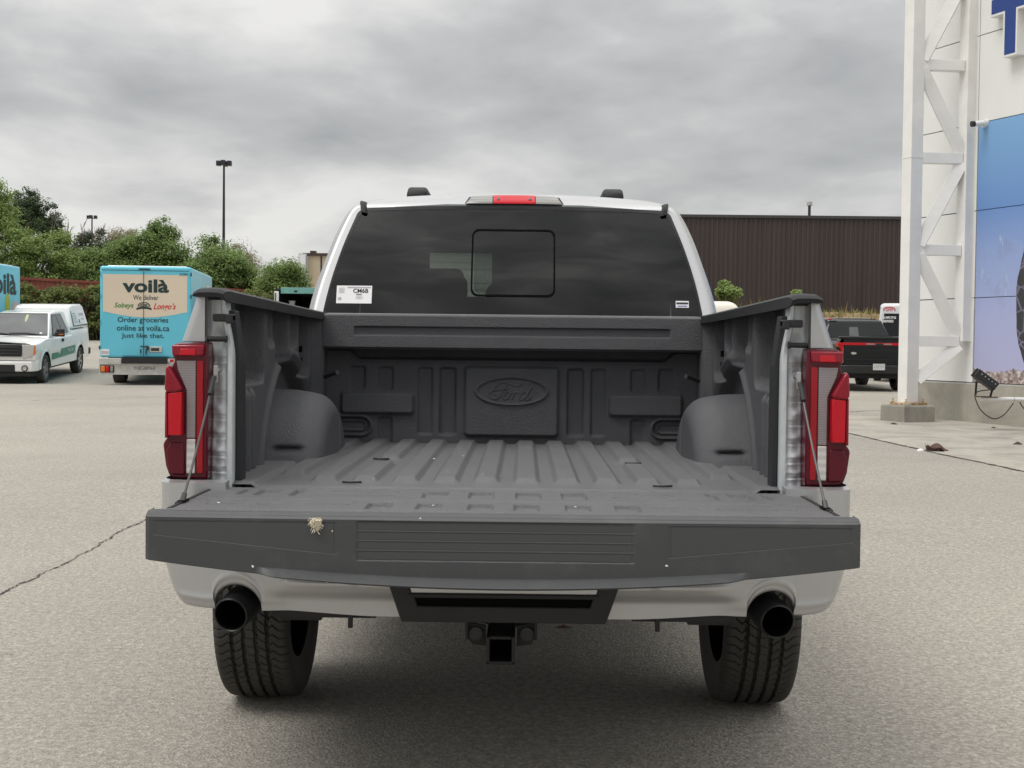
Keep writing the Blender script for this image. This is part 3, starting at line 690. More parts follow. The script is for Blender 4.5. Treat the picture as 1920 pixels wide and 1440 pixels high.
# ---- tailgate
def tailgate():
    g = empty_part('tailgate', T)
    X, Y = np.meshgrid(np.linspace(-.85, .85, 620), np.linspace(3.335, 3.895, 210)); D = np.zeros_like(X)
    def rec(x0, x1, y0, y1, h=.011, r=.008, wd=.0035, both=True, open_=False):
        nonlocal D
        for s_ in ((1, -1) if both else (1,)):
            D = D + h * emb(rr(X * s_, Y, (x0 + x1) / 2, (y0 + y1) / 2, (x1 - x0) / 2, (y1 - y0) / 2, r), wd)
    for c in (.066, .195): rec(c - .034, c + .034, 3.665, 3.82)
    rec(.225, .31, 3.80, 3.832, .006); rec(.305, .52, 3.70, 3.728, .008, .013); rec(.37, .49, 3.785, 3.812, .008, .013)
    rec(.575, .60, 3.68, 3.84); rec(.64, .70, 3.68, 3.84); rec(.735, .75, 3.70, 3.84)
    for c in (.06, .195, .325): rec(c - .031, c + .031, 3.405, 3.535)
    rec(.395, .515, 3.485, 3.515, .007, .014); rec(.56, .78, 3.47, 3.50, .008, .014); rec(.72, .80, 3.56, 3.58, .006, .008)
    D = D + .004 * (1 - sst(-.004, .004, Y - 3.372)) - .006 * emb(np.abs(Y - 3.352) - .008, .004) - .010 * sst(.80, .835, np.abs(X)) * 0
    D = D + .004 * np.exp(-((Y - 3.60) / .006) ** 2)
    Z = .9035 - D - .006 * sst(3.87, 3.895, Y)
    b_ = MB(); b_.grid(X, Y, Z); b_.build('inner_panel', MT['liner_lit'], g, recalc=False, angle=80)
    b_ = MB(); b_.prx([(3.33, .80), (3.33, .885), (3.885, .885), (3.885, .83), (3.70, .80)], -.848, .848); b_.build('outer_skin', MT['silver'], g, smooth=False, bevel=.006)
    for s_ in (-1, 1):
        q = MB(); q.prz([(s_ * .8505, 3.36), (s_ * .8505, 3.89), (s_ * .842, 3.89), (s_ * .842, 3.36)], .86, .9065); q.box((s_ * .848, 3.47, .905), (.016, .03, .006)); q.build('gate_edge', MT['steel'], g, smooth=False)
        q = MB(); q.box((s_ * .846, 3.50, .9075), (.020, .055, .004)); q.build('cable_slot', MT['void'], g, smooth=False)
    # top moulding of the gate, now facing the camera
    x = np.unique(np.concatenate([np.linspace(-.890, .890, 380)])); v = np.concatenate([np.linspace(0, .86, 110), np.linspace(.865, 1, 16)])
    Xg, V = np.meshgrid(x, v); zb = .716 + .062 * (np.abs(Xg) / .89) ** 2.0; Z = .8965 + (zb - .8965) * V
    Y = np.full_like(Xg, 3.300) + .010 * (1 - sst(0, .05, V)) + .006 * sst(.2, .8, V) * 0
    lip = sst(.845, .865, V) * (1 - sst(.56, .62, np.abs(Xg))); Y = Y - .030 * lip * np.clip((V - .845) / .10, 0, 1) + .030 * sst(.95, 1, V)
    low = .775 - .0; d1 = np.minimum(np.minimum(Z - (.815 - .014 * 0), 0), 0)
    gl = emb(rr(Xg, Z, -.018, .836, .345, .049, .004), .0015); Y = Y + .003 * gl
    for zz_ in (.860, .836, .812): Y = Y - .0014 * np.exp(-((Z - zz_) / .0025) ** 2) * gl
    for s_ in (-1, 1):
        zl2 = .836 - .045 * (1 - (np.abs(Xg) - .41) / .46) + 0; ins = .5 * ((s_ * Xg > .415) & (s_ * Xg < .868) & (Z < .882)); Y = Y + .0025 * ins * sst(-.001, .001, Z - zl2 - .01)
    Y = Y + .006 * sst(.880, .890, np.abs(Xg))
    Xc = np.hstack([Xg[:, :1], Xg, Xg[:, -1:]]); Yc = np.hstack([Y[:, :1] + .06, Y, Y[:, -1:] + .06]); Zc = np.hstack([Z[:, :1], Z, Z[:, -1:]])
    Xc = np.vstack([Xc[:1], Xc[:1], Xc, Xc[-1:]]); Yc = np.vstack([np.full_like(Yc[:1], 3.36), Yc[:1] + .012, Yc, np.full_like(Yc[:1], 3.40)]); Zc = np.vstack([Zc[:1] + .006, Zc[:1] + .006, Zc, Zc[-1:] + .004])
    b_ = MB(); b_.grid(Xc, Yc, Zc); cap = b_.build('top_moulding', MT['cap'], g, recalc=False, angle=25)
    # fine knurled pads let into the moulding
    for (z0, z1) in ((.864, .881), (.840, .857), (.816, .833), (.791, .809)):
        q = MB(); q.add([(-.358, 3.3022, z0), (.322, 3.3022, z0), (.322, 3.3022, z1), (-.358, 3.3022, z1)], [(0, 1, 2, 3)]); q.build('grip_pad', MT['grip'], cap, smooth=False)
    for s_ in (-1, 1): q = MB(); q.add([(s_ * .420, 3.3006, .804), (s_ * .862, 3.3006, .846), (s_ * .862, 3.3006, .879), (s_ * .420, 3.3006, .879)], [(0, 1, 2, 3)]); q.build('grip_pad', MT['grip'], cap, smooth=False)
tailgate()

# ---- cab
def half_section(k=0.0):
    """right half outline of the cab from belt to roof centre"""
    pts = [(.905, 1.05), (.902, 1.25), (.886, 1.45), (.866, 1.56), (.832, 1.68), (.793, 1.80), (.757, 1.885), (.728, 1.93), (.690, 1.962), (.62, 1.984), (.48, 1.999), (.30, 2.009), (.15, 2.013), (0, 2.014)]
    return np.array(bez(pts, 6))
HS = half_section()
def yback(z): return 5.735 + (np.asarray(z) - 1.45) * .43 + .10 * sst(1.93, 2.0, z)
def yfront(z): return 8.25 - (np.asarray(z) - 1.30) * 1.25
full = np.vstack([HS, HS[::-1][1:] * np.array([-1, 1])])
def cab():
    U = np.linspace(0, 1, 40)[:, None]; z = full[:, 1][None]; x = full[:, 0][None]
    yb = yback(z) + .046; yf = np.where(z > 1.3, yfront(z), 8.25) - .25 * sst(1.9, 2.0, z)
    bow = np.sin(np.clip(U, 0, 1) * math.pi) ** .7
    Y = yb + (yf - yb) * U; X = x * (1 + .045 * bow * (z < 1.99)) ; Z = z + .018 * bow * sst(1.9, 2.0, z)
    mb = MB(); mb.grid(X, Y, Z); c = mb.build('cab_shell', MT['silver'], T, recalc=False, angle=40)
    # dark trim on the inside of the cab
    k = slice(10, 31); mb = MB(); mb.grid(X[k] * .965, Y[k], Z[k] - .025 * sst(1.5, 2.0, Z[k])); mb.build('cab_lining', MT['seat'], T, recalc=False)
    # window outline in the rear plane
    win = [(.816, 1.44), (.808, 1.50), (.782, 1.62), (.742, 1.76), (.700, 1.88), (.690, 1.905), (.662, 1.922), (.60, 1.928), (.35, 1.936), (0, 1.940)]
    wv = np.array(bez(win, 8)); wfull = np.vstack([wv, wv[::-1][1:] * np.array([-1, 1])])
    def resample(pl, n):
        s = np.r_[0, np.cumsum(np.linalg.norm(np.diff(pl, axis=0), axis=1))]; t = np.linspace(0, s[-1], n)
        return np.stack([np.interp(t, s, pl[:, i]) for i in (0, 1)], 1)
    o = full[full[:, 1] > 1.40]; n = 240; oo = resample(o, n); ww = resample(wfull, n)
    rows = []
    for t in np.linspace(0, 1, 12):
        q = oo * (1 - t) + ww * t; rd = .045 * (1 - min(1, t / .55)) ** 2
        rows.append(np.stack([q[:, 0], yback(q[:, 1]) + rd * 1.0 - .014 * min(1, t / .3) - .0 * t, q[:, 1]], 1))
    Rr = np.array(rows); mb = MB(); mb.grid(Rr[..., 0], Rr[..., 1], Rr[..., 2]); mb.build('rear_frame', MT['silver'], T, recalc=False, angle=60)
    # lower back panel of the cab behind the bed header
    mb = MB(); mb.box((0, 5.745, 1.20), (1.74, .03, .485)); mb.box((0, 5.722, 1.449), (1.60, .05, .010)); mb.build('cab_back_panel', MT['silver'], T, smooth=False, bevel=.003)
    # glass: a gently bowed pane with a sliding centre
    V = np.linspace(0, 1, 40); zz = 1.438 + (1.945 - 1.438) * V
    ws = np.interp(zz, wv[:-1, 1], wv[:-1, 0]); ws[zz > 1.9] = np.interp(zz[zz > 1.9], [1.9, 1.925, 1.945], [.695, .64, .30])
    Ug = np.linspace(-1, 1, 120); X = ws[:, None] * Ug[None]; Z = np.repeat(zz[:, None], 120, 1)
    bow = .020 * (1 - (X / .82) ** 2) + .018 * np.sin(math.pi * np.clip((Z - 1.44) / .5, 0, 1))
    Y = yback(np.minimum(Z, 1.93)) - .006 - .004 * 0 - bow
    mb = MB(); mb.grid(X, Y, Z); gl = mb.build('rear_window', MT['glass_rear'], T, recalc=False)
    # black border under the glass edge
    def surf(x, z, off): return (x, float(yback(min(z, 1.93))) - .006 - .020 * (1 - (x / .82) ** 2) - .018 * math.sin(math.pi * min(1, max(0, (z - 1.44) / .5))) + off, z)
    def dense(p, m=8):
        return [(p[i][0] + (p[(i + 1) % len(p)][0] - p[i][0]) * j / m, p[i][1] + (p[(i + 1) % len(p)][1] - p[i][1]) * j / m) for i in range(len(p)) for j in range(m)]
    def ring(outer, inner, off, mat, name, par):
        if len(outer) < 60: outer, inner = dense(outer), dense(inner)
        a = [surf(x, z, off) for x, z in outer]; c_ = [surf(x, z, off) for x, z in inner]; k = len(a)
        q = MB(); q.add(a + c_, [(i, (i + 1) % k, k + (i + 1) % k, k + i) for i in range(k)]); return q.build(name, mat, par, smooth=True, recalc=False)
    edge = [(x, z) for x, z in wfull if True]; 
    cl = [tuple(p) for p in resample(np.vstack([wfull, [[-.80, 1.438], [.80, 1.438]], wfull[:1]]), 200)][:-1]
    inn = [((x) * .985, 1.66 + (z - 1.66) * .945) for x, z in cl]
    ring(cl, inn, -.0012, MT['frit'], 'glass_border', gl)
    # slider
    def rrect(cx_, cz_, hw, hh, r, n=10):
        p = []
        for (sx, sz, a0) in ((1, 1, 0), (-1, 1, 90), (-1, -1, 180), (1, -1, 270)):
            for a in np.linspace(a0, a0 + 90, n): p.append((cx_ + sx * (hw - r) + r * math.cos(R(a)), cz_ + sz * (hh - r) + r * math.sin(R(a))))
        return p
    o1 = rrect(0, 1.682, .182, .150, .032); i1 = rrect(0, 1.683, .1745, .1415, .027)
    ring(o1, i1, -.0030, MT['void'], 'slider_seal', gl)
    o2 = rrect(0, 1.66, .215, .205, .05); i2 = rrect(0, 1.680, .186, .156, .034)
    i3 = rrect(0, 1.682, .169, .136, .024); q = MB(); q.add([surf(x, z, .004) for x, z in i3], [tuple(range(len(i3)))]); q.build('sliding_pane', MT['glass_slide'], gl, recalc=False, smooth=False)
    # stickers on the glass
    def sticker(x0, x1, z0, z1, name):
        y = lambda x, z: surf(x, z, -.003)
        q = MB(); q.add([y(x0, z0), y(x1, z0), y(x1, z1), y(x0, z1)], [(0, 1, 2, 3)]); s = q.build(name, MT['white_sticker'], gl, smooth=False, recalc=False); s['label'] = 'white printed sticker on the rear glass'
        tilt = (Vector(y(x0, z1)) - Vector(y(x0, z0))).normalized(); xd = (Vector(y(x1, z0)) - Vector(y(x0, z0))).normalized()
        return s, Vector(y(x0, z0)) - xd.cross(tilt) * -.0012, xd, tilt, x1 - x0, (Vector(y(x0, z1)) - Vector(y(x0, z0))).length
    s, o_, xd, up, W_, H_ = sticker(-.760, -.607, 1.497, 1.574, 'window_sticker')
    def stx(body, size, fx, fz, mat, off=0, xs=1): put_text('sticker_print', body, size, face_M(o_ + xd * W_ * fx + up * H_ * fz, xd, up), MT[mat], s, extrude=.0002, offset=off, xs=xs)
    stx('CM6B', .026, .68, .70, 'ink', .0004); stx('80855', .010, .64, .50, 'ink'); 
    q = MB(); nrm = xd.cross(up)
    def bar(fx0, fx1, fz, h, qq): a = o_ + nrm * .0003; qq.add([a + xd * W_ * fx0 + up * H_ * fz, a + xd * W_ * fx1 + up * H_ * fz, a + xd * W_ * fx1 + up * H_ * (fz + h), a + xd * W_ * fx0 + up * H_ * (fz + h)], [(0, 1, 2, 3)])
    bar(.30, .97, .88, .05, q)
    for k in range(6): bar(.06, .22, .58 + k * .055, .018, q)
    for k in range(3): bar(.55, .72 + .05 * (k % 2), .26 + k * .06, .02, q)
    bar(.05, .14, .20, .14, q); q.build('sticker_print', MT['grey_ink'], s, smooth=False, recalc=False)
    s2, o_, xd, up, W_, H_ = sticker(.700, .756, 1.493, 1.522, 'small_sticker'); nrm = xd.cross(up); s2['label'] = 'small white sticker with a dark band on the rear glass'
    q = MB(); bar(.05, .95, .52, .26, q); q.build('sticker_print', MT['ink'], s2, smooth=False, recalc=False)
    q = MB(); bar(.12, .88, .16, .14, q); q.build('sticker_print', plain('blue_print', (.1, .15, .4), .5), s2, smooth=False, recalc=False)
    # high brake lamp
    bl = empty_part('brake_lamp', T)
    def arcf(x): return -.02 * (x / .22) ** 2
    def lampsec(x0, x1, name, mat, z0=1.951, z1=1.9935, yo=0.0, slant=(0, 0)):
        q = MB(); xs_ = np.linspace(0, 1, 14); Vv = np.linspace(0, 1, 10)
        Ux, Vz = np.meshgrid(xs_, Vv); Xq = (x0 + slant[0] * Vz) * (1 - Ux) + (x1 + slant[1] * Vz) * Ux; zt = z1 + arcf(Xq) * .35; Zq = z0 + (zt - z0) * Vz
        Yq = 5.925 + yo + .045 * Vz ** 1.5 + .05 * (Xq / .22) ** 4 * .4
        q.grid(np.vstack([Xq[:1], Xq, Xq[-1:]]), np.vstack([Yq[:1] + .05, Yq, Yq[-1:] + .06]), np.vstack([Zq[:1], Zq, Zq[-1:]])); return q.build(name, mat, bl, recalc=False)
    lampsec(-.226, .226, 'lamp_base', MT['black_plastic'], 1.944, 1.992, .012, (.024, -.024))
    lampsec(-.093, .093, 'red_lens', MT['red'])
    lampsec(-.214, -.096, 'clear_lens', MT['white_lens'], slant=(.026, 0)); lampsec(.096, .214, 'clear_lens', MT['white_lens'], slant=(0, -.026))
    for s_ in (-1, 1):
        for xq, yq, zq in ((.07, 5.938, 1.975), (.19, 5.955, 1.965)): q = MB(); q.lathe([(-.004, 0), (-.004, .006), (.01, .006)], (s_ * xq, yq, zq), 'y', 10); q.build('lamp_screw', MT['zinc'], bl)
        # roof ditch end caps
        pa = []; path = [(.664, 1.902), (.668, 1.925), (.673, 1.944), (.673, 1.957)]
        q = MB(); n = 5
        for i, (x, z) in enumerate(path):
            wv_ = .018; yb_ = float(yback(z)) - .026
            pa += [(s_ * (x - wv_), yb_, z - .004), (s_ * (x - wv_ * .4), yb_ - .008, z), (s_ * (x + wv_ * .6), yb_ - .004, z + .004), (s_ * (x + wv_ * .6), yb_ + .05, z + .004), (s_ * (x - wv_), yb_ + .05, z - .004)]
        q.add(pa, [(i * n + j, i * n + (j + 1) % n, (i + 1) * n + (j + 1) % n, (i + 1) * n + j) for i in range(3) for j in range(n)] + [tuple(range(n)), tuple(3 * n + j for j in range(n))]); q.build('roof_ditch_cap', MT['rail_plastic'], T)
        q = MB(); q.prx([(6.45, 2.0), (6.47, 2.065), (6.52, 2.088), (7.10, 2.085), (7.2, 2.04), (7.22, 2.0)], s_ * .425, s_ * .525); q.build('roof_pod', MT['rail_plastic'], T, bevel=.018, seg=3)
    # windscreen and side glass, doors
    zf = np.linspace(1.32, 1.94, 20); hw = np.interp(zf, HS[:, 1], HS[:, 0]); Ux = np.linspace(-1, 1, 20)
    mb = MB(); mb.grid((hw - .06)[:, None] * Ux[None], np.repeat((yfront(zf) - .02)[:, None], 20, 1) + .0, np.repeat(zf[:, None], 20, 1)); mb.build('windscreen', MT['glass_clear'], T, recalc=False)
    for s_ in (-1, 1):
        q = MB()
        for (y0, y1) in ((6.12, 6.85), (6.97, 7.55)):
            za, zb_ = 1.38, 1.84; xa, xb = np.interp(za, HS[:, 1], HS[:, 0]) * 1.045 + .004, np.interp(zb_, HS[:, 1], HS[:, 0]) * 1.045 + .004
            sl = .0 if y0 < 6.5 else .22
            q.add([(s_ * xa, y0, za), (s_ * xa, y1 + .2 * (sl > 0), za), (s_ * xb, y1 - sl, zb_), (s_ * xb, y0 + (.12 if sl == 0 else 0), zb_)], [(0, 1, 2, 3)])
        q.build('side_window', MT['glass_grey'], T, smooth=False)
    # interior
    q = MB(); q.box((0, 6.9, 1.05), (1.7, 2.4, .05)); q.box((0, 7.85, 1.28), (1.6, .5, .14)); q.build('dashboard', MT['seat'], T, smooth=False, bevel=.02)
    seats = MB()
    for x in (-.40, .40):
        seats.box((x, 6.95, 1.25), (.52, .16, .55)); seats.box((x, 6.98, 1.62), (.27, .10, .20))
    seats.box((0, 6.22, 1.22), (1.5, .14, .50))
    for x in (-.45, 0, .45): seats.box((x, 6.20, 1.545), (.26, .09, .13))
    seats.build('seat', MT['seat'], T, bevel=.05, seg=4)
    Ys = 7.42; a = P(806, 474, Ys); b_ = P(922, 557, Ys); sh = MB()
    for (x0, x1, z0, z1) in ((-.86, .86, a.z, 2.03), (-.86, .86, 1.25, b_.z), (-.86, a.x, b_.z, a.z), (b_.x, .86, b_.z, a.z)): sh.box(((x0 + x1) / 2, Ys, (z0 + z1) / 2), (x1 - x0, .012, z1 - z0))
    sh.build('added_blocker_panel', MT['seat'], T, smooth=False)  # dark panel added to block light through the windscreen, one gap left open
    hd = P(842, 560, 6.9); q = MB(); q.box((hd.x, 6.9, hd.z - .03), (.19, .09, .30)); q.build('headrest', MT['seat'], T, bevel=.06, seg=5)
    q = MB(); q.box((0, 7.45, 1.80), (.24, .03, .07)); q.box((0, 7.0, 1.955), (1.0, 1.5, .02)); q.build('headliner', MT['seat'], T, smooth=False, bevel=.004)
cab()
# ---- outer skin: bed sides, doors and bonnet
def outer():
    for s_ in (-1, 1):
        Y, V = np.meshgrid(np.linspace(4.12, 9.6, 330), np.linspace(0, 1, 26))
        def arch(y, yc): return .405 + np.sqrt(np.clip(.50 ** 2 - (y - yc) ** 2, 0, None)) * 1.0
        zl = np.maximum(.56, np.maximum(np.where(np.abs(Y - 5.0) < .5, arch(Y, 5.0), 0), np.where(np.abs(Y - 8.68) < .5, arch(Y, 8.68), 0)))
        top = np.where(Y < 5.72, 1.455 - .03 * (Y - 4.12) / 1.6, np.where(Y < 8.2, 1.30, 1.28 - .10 * sst(8.4, 9.6, Y)))
        Z = zl + (top - zl) * V
        X = .985 + .025 * np.exp(-((Z - 1.05) / .22) ** 2) - .055 * sst(1.25, 1.46, Z) + .018 * np.exp(-((np.hypot(Y - 5, Z - .405) - .52) / .06) ** 2) + .018 * np.exp(-((np.hypot(Y - 8.68, Z - .405) - .52) / .06) ** 2)
        X = X - .10 * sst(9.0, 9.6, Y) ** 2 - .006 * np.exp(-((Y - 5.74) / .012) ** 2) - .005 * np.exp(-((Y - 6.95) / .01) ** 2) - .005 * np.exp(-((Y - 8.05) / .01) ** 2)
        mb = MB(); mb.grid(s_ * X, Y, Z); mb.build('side_panel', MT['silver'], T, recalc=False, angle=60)
        for yc in (5.0, 8.68): q = MB(); q.lathe([(-.10, .47), (.0, .485), (.10, .49)], (s_ * .90, yc, .405), 'x', 40, R(32), R(148)); q.build('wheel_arch_liner', MT['dark'], T, recalc=False)
        m_ = empty_part('door_mirror', T); q = MB(); q.box((s_ * 1.10, 7.62, 1.36), (.22, .10, .20)); q.build('mirror_housing', MT['black_plastic'], m_, bevel=.03, seg=3)
        q = MB(); q.box((s_ * 1.10, 7.566, 1.36), (.18, .006, .16)); q.build('mirror_glass', MT['zinc'], m_, smooth=False)
        for y in (6.25, 7.2):
            q = MB(); q.box((s_ * 1.012, y, 1.18), (.03, .22, .035)); q.build('door_handle', MT['silver'], T, bevel=.01)
    X, Y = np.meshgrid(np.linspace(-.92, .92, 40), np.linspace(8.2, 9.62, 30)); Z = 1.30 + .05 * (1 - (X / .92) ** 2) - .10 * sst(8.4, 9.62, Y)
    mb = MB(); mb.grid(X, Y, Z); mb.build('bonnet', MT['silver'], T, recalc=False)
    q = MB(); q.box((0, 9.62, .95), (1.75, .08, .55)); q.box((0, 9.68, .58), (1.9, .16, .22)); q.build('front_grille', MT['black_plastic'], T, smooth=False, bevel=.02)
outer()

# ---- bits lying on the truck
def petals():
    proto = None; k = 0
    spots = [(700, 906, 'f'), (838, 892, 'f'), (905, 898, 'f'), (930, 895, 'f'), (938, 900, 'f'), (814, 868, 'f'), (868, 862, 'f'), (990, 847, 'f'), (1005, 872, 'f'), (1080, 832, 'f'), (812, 948, 'g'), (1079, 951, 'g'), (788, 972, 'c'), (1250, 1061, 'c'), (474, 1062, 'c'), (536, 1089, 'c'), (613, 1091, 'c'), (655, 1093, 'c'), (661, 1085, 'c'), (623, 996, 'c'), (410, 943, 'g')]
    wh = plain('dried_petal', (.72, .70, .62), .8)
    rg = random.Random(3)
    for u, v, w_ in spots:
        if w_ == 'c': p = P(u, v, 3.297)
        else:
            d = P(u, v, 4.0) - CAM; t = ((.909 if w_ == 'f' else .9065) - CAM.z) / d.z; p = CAM + d * t
        if w_ == 'f': p.z += .014
        if proto is None:
            q = MB(); q.add([(-.006, 0, 0), (-.001, -.004, .0012), (.006, -.001, .002), (.002, .0045, .001), (0, 0, .003)], [(0, 1, 4), (1, 2, 4), (2, 3, 4), (3, 0, 4), (0, 3, 2, 1)])
            proto = q.build('petal', wh, None, smooth=True); o = proto
        else: o = proto.copy(); COL.objects.link(o)
        s = rg.uniform(.4, .85); o.location = p; o.scale = (s, s, s); o.rotation_euler = (R(90) if w_ == 'c' else 0, 0, 0) ; o.rotation_euler.rotate_axis('Z', rg.uniform(0, 6))
        where = {'f': 'tiny dried white petal scattered on the ribbed bed floor', 'g': 'tiny white speck lying on the embossed tailgate panel', 'c': 'tiny white speck stuck to the tailgate top moulding'}[w_]
        tagit(o, where, 'petal', {'f': 'petals on the bed floor', 'g': 'specks on the tailgate panel', 'c': 'specks on the tailgate moulding'}[w_])
    # tan and white splat
    c = P(593, 981, 3.296); q = MB(); rg = random.Random(5)
    for i in range(240):
        a = rg.uniform(0, 6.283); l = abs(rg.gauss(.006, .005)); d = Vector((math.cos(a) * l, -abs(rg.gauss(0, .006)), math.sin(a) * l * 1.0 - .002))
        b_ = c + Vector((rg.gauss(0, .0055), 0, rg.gauss(0, .0055))); q.tube([b_, b_ + d], [.0018, .0005], 5)
    q.tube([c + Vector((.002, -.001, -.014)), c + Vector((.004, -.001, -.022)), c + Vector((.009, -.001, -.028))], [.003, .0015, .0008], 5)
    q.tube([c + Vector((-.008, -.001, .0)), c + Vector((-.016, -.001, -.003)), c + Vector((-.020, -.001, -.003))], [.002, .001, .0005], 5)
    m_ = Mat('splat'); v = m_.co(); m_.set(color=m_.ramp(m_.noise(v, 140, 4, .7), [(.36, (.30, .22, .10)), (.48, (.62, .55, .40)), (.6, (.80, .78, .70))]), rough=.8)
    tagit(q.build('bird_dropping', m_.m, None), 'tan and white bird dropping splattered on the tailgate top moulding', 'bird dropping')
petals()

# ================================================================== OTHER VEHICLES
def fit_text(name, body, x0, x1, z0, z1, y, mat, parent, shear=0, offset=0, normal=-1, extrude=.001):
    """lettering fitted to a rectangle in the local x-z plane of the parent, facing -y (normal=-1)"""
    me = text_mesh(body, 1.0, extrude=extrude, shear=shear, offset=offset)
    v = np.array([q.co[:] for q in me.vertices]); lo = v.min(0); hi = v.max(0)
    sx = (x1 - x0) / (hi[0] - lo[0]); sz = (z1 - z0) / (hi[1] - lo[1])
    w3 = [(x0 + (a[0] - lo[0]) * sx, y + (a[2] if normal > 0 else -a[2]), z0 + (a[1] - lo[1]) * sz) for a in v]
    for q, c in zip(me.vertices, w3): q.co = c
    me.update(); me.name = name; return link(name, me, MT[mat], parent, smooth=False)
def simple_wheel(parent, x, y, r=.40, wd=.25, rim='rim', name='wheel', side=1):
    wl = bpy.data.objects.new(name, None); COL.objects.link(wl); wl.parent = parent; wl.location = (x, y, r); ORG[wl.name] = Vector((0, 0, 0))
    h = wd / 2; q = MB(); q.lathe([(-h * .8, r * .66), (-h, r * .80), (-h * .9, r * .95), (-h * .6, r), (h * .6, r), (h * .9, r * .95), (h, r * .80), (h * .8, r * .66)], (0, 0, 0), 'x', 36); q.build('tyre', MT['rubber'], wl, recalc=False)
    q = MB(); q.lathe([(side * h * .8, r * .67), (side * h * .72, r * .63), (side * h * .3, r * .60), (side * h * .2, 0)], (0, 0, 0), 'x', 30)
    for k in range(6):
        a = k * math.pi / 3 + .3; q.beam((side * h * .55, 0, 0), (side * h * .72, r * .62 * math.cos(a), r * .62 * math.sin(a)), r * .16, .03, up=(1, 0, 0))
    q.lathe([(side * h * .3, r * .2), (side * h * .75, r * .15), (side * h * .78, 0)], (0, 0, 0), 'x', 16); q.build('rim', MT[rim], wl, recalc=False)
def body_shell(parent, mat, y0, y1, ztop, half, wheels, zlow=.42, ra=.47, name='body', n=260, crown=.03, front=.12, rear=.03):
    Y, V = np.meshgrid(np.linspace(y0, y1, n), np.linspace(-1, 1, 71)); av = np.abs(V)
    zl = np.full_like(Y, zlow)
    for yc in wheels: zl = np.maximum(zl, np.where(np.abs(Y - yc) < ra, .40 + np.sqrt(np.clip(ra ** 2 - (Y - yc) ** 2, 0, None)), 0))
    zt = ztop(Y); sh = np.clip((1 - av) / .62, 0, 1); tp = np.clip((.38 - av) / .38, 0, 1)
    Z = np.where(av > .38, zl + (zt - .045 - zl) * sh, zt - .045 + .045 * np.sin(np.clip(tp * 5, 0, 1) * math.pi / 2) + crown * sst(.1, 1, tp))
    wl = half + .02 * np.exp(-((Z - .95) / .2) ** 2) - .05 * sst(1.15, 1.4, Z)
    for yc in wheels: wl = wl + .022 * np.exp(-((np.hypot(Y - yc, Z - .4) - ra - .02) / .05) ** 2)
    wl = wl - front * sst(y1 - .45, y1, Y) ** 2 - rear * (1 - sst(y0, y0 + .2, Y)) ** 2
    X = np.where(av > .38, wl, (wl - .045) * (av / .38) + .045 * np.sqrt(np.clip(1 - np.clip(tp * 5, 0, 1) ** 2, 0, 1)) * np.clip(av / .38 * 6, 0, 1)) * np.sign(V)
    mb = MB(); mb.grid(X, Y, Z); return mb.build(name, MT[mat], parent, recalc=False, angle=50)
def frustum(parent, mat, prof, wfun, name, bevel=.05, seg=3):
    q = MB(); q.prism(prof, lambda p: (-wfun(p[1]), p[0], p[1]), lambda p: (wfun(p[1]), p[0], p[1])); return q.build(name, MT[mat], parent, bevel=bevel, seg=seg, angle=30)

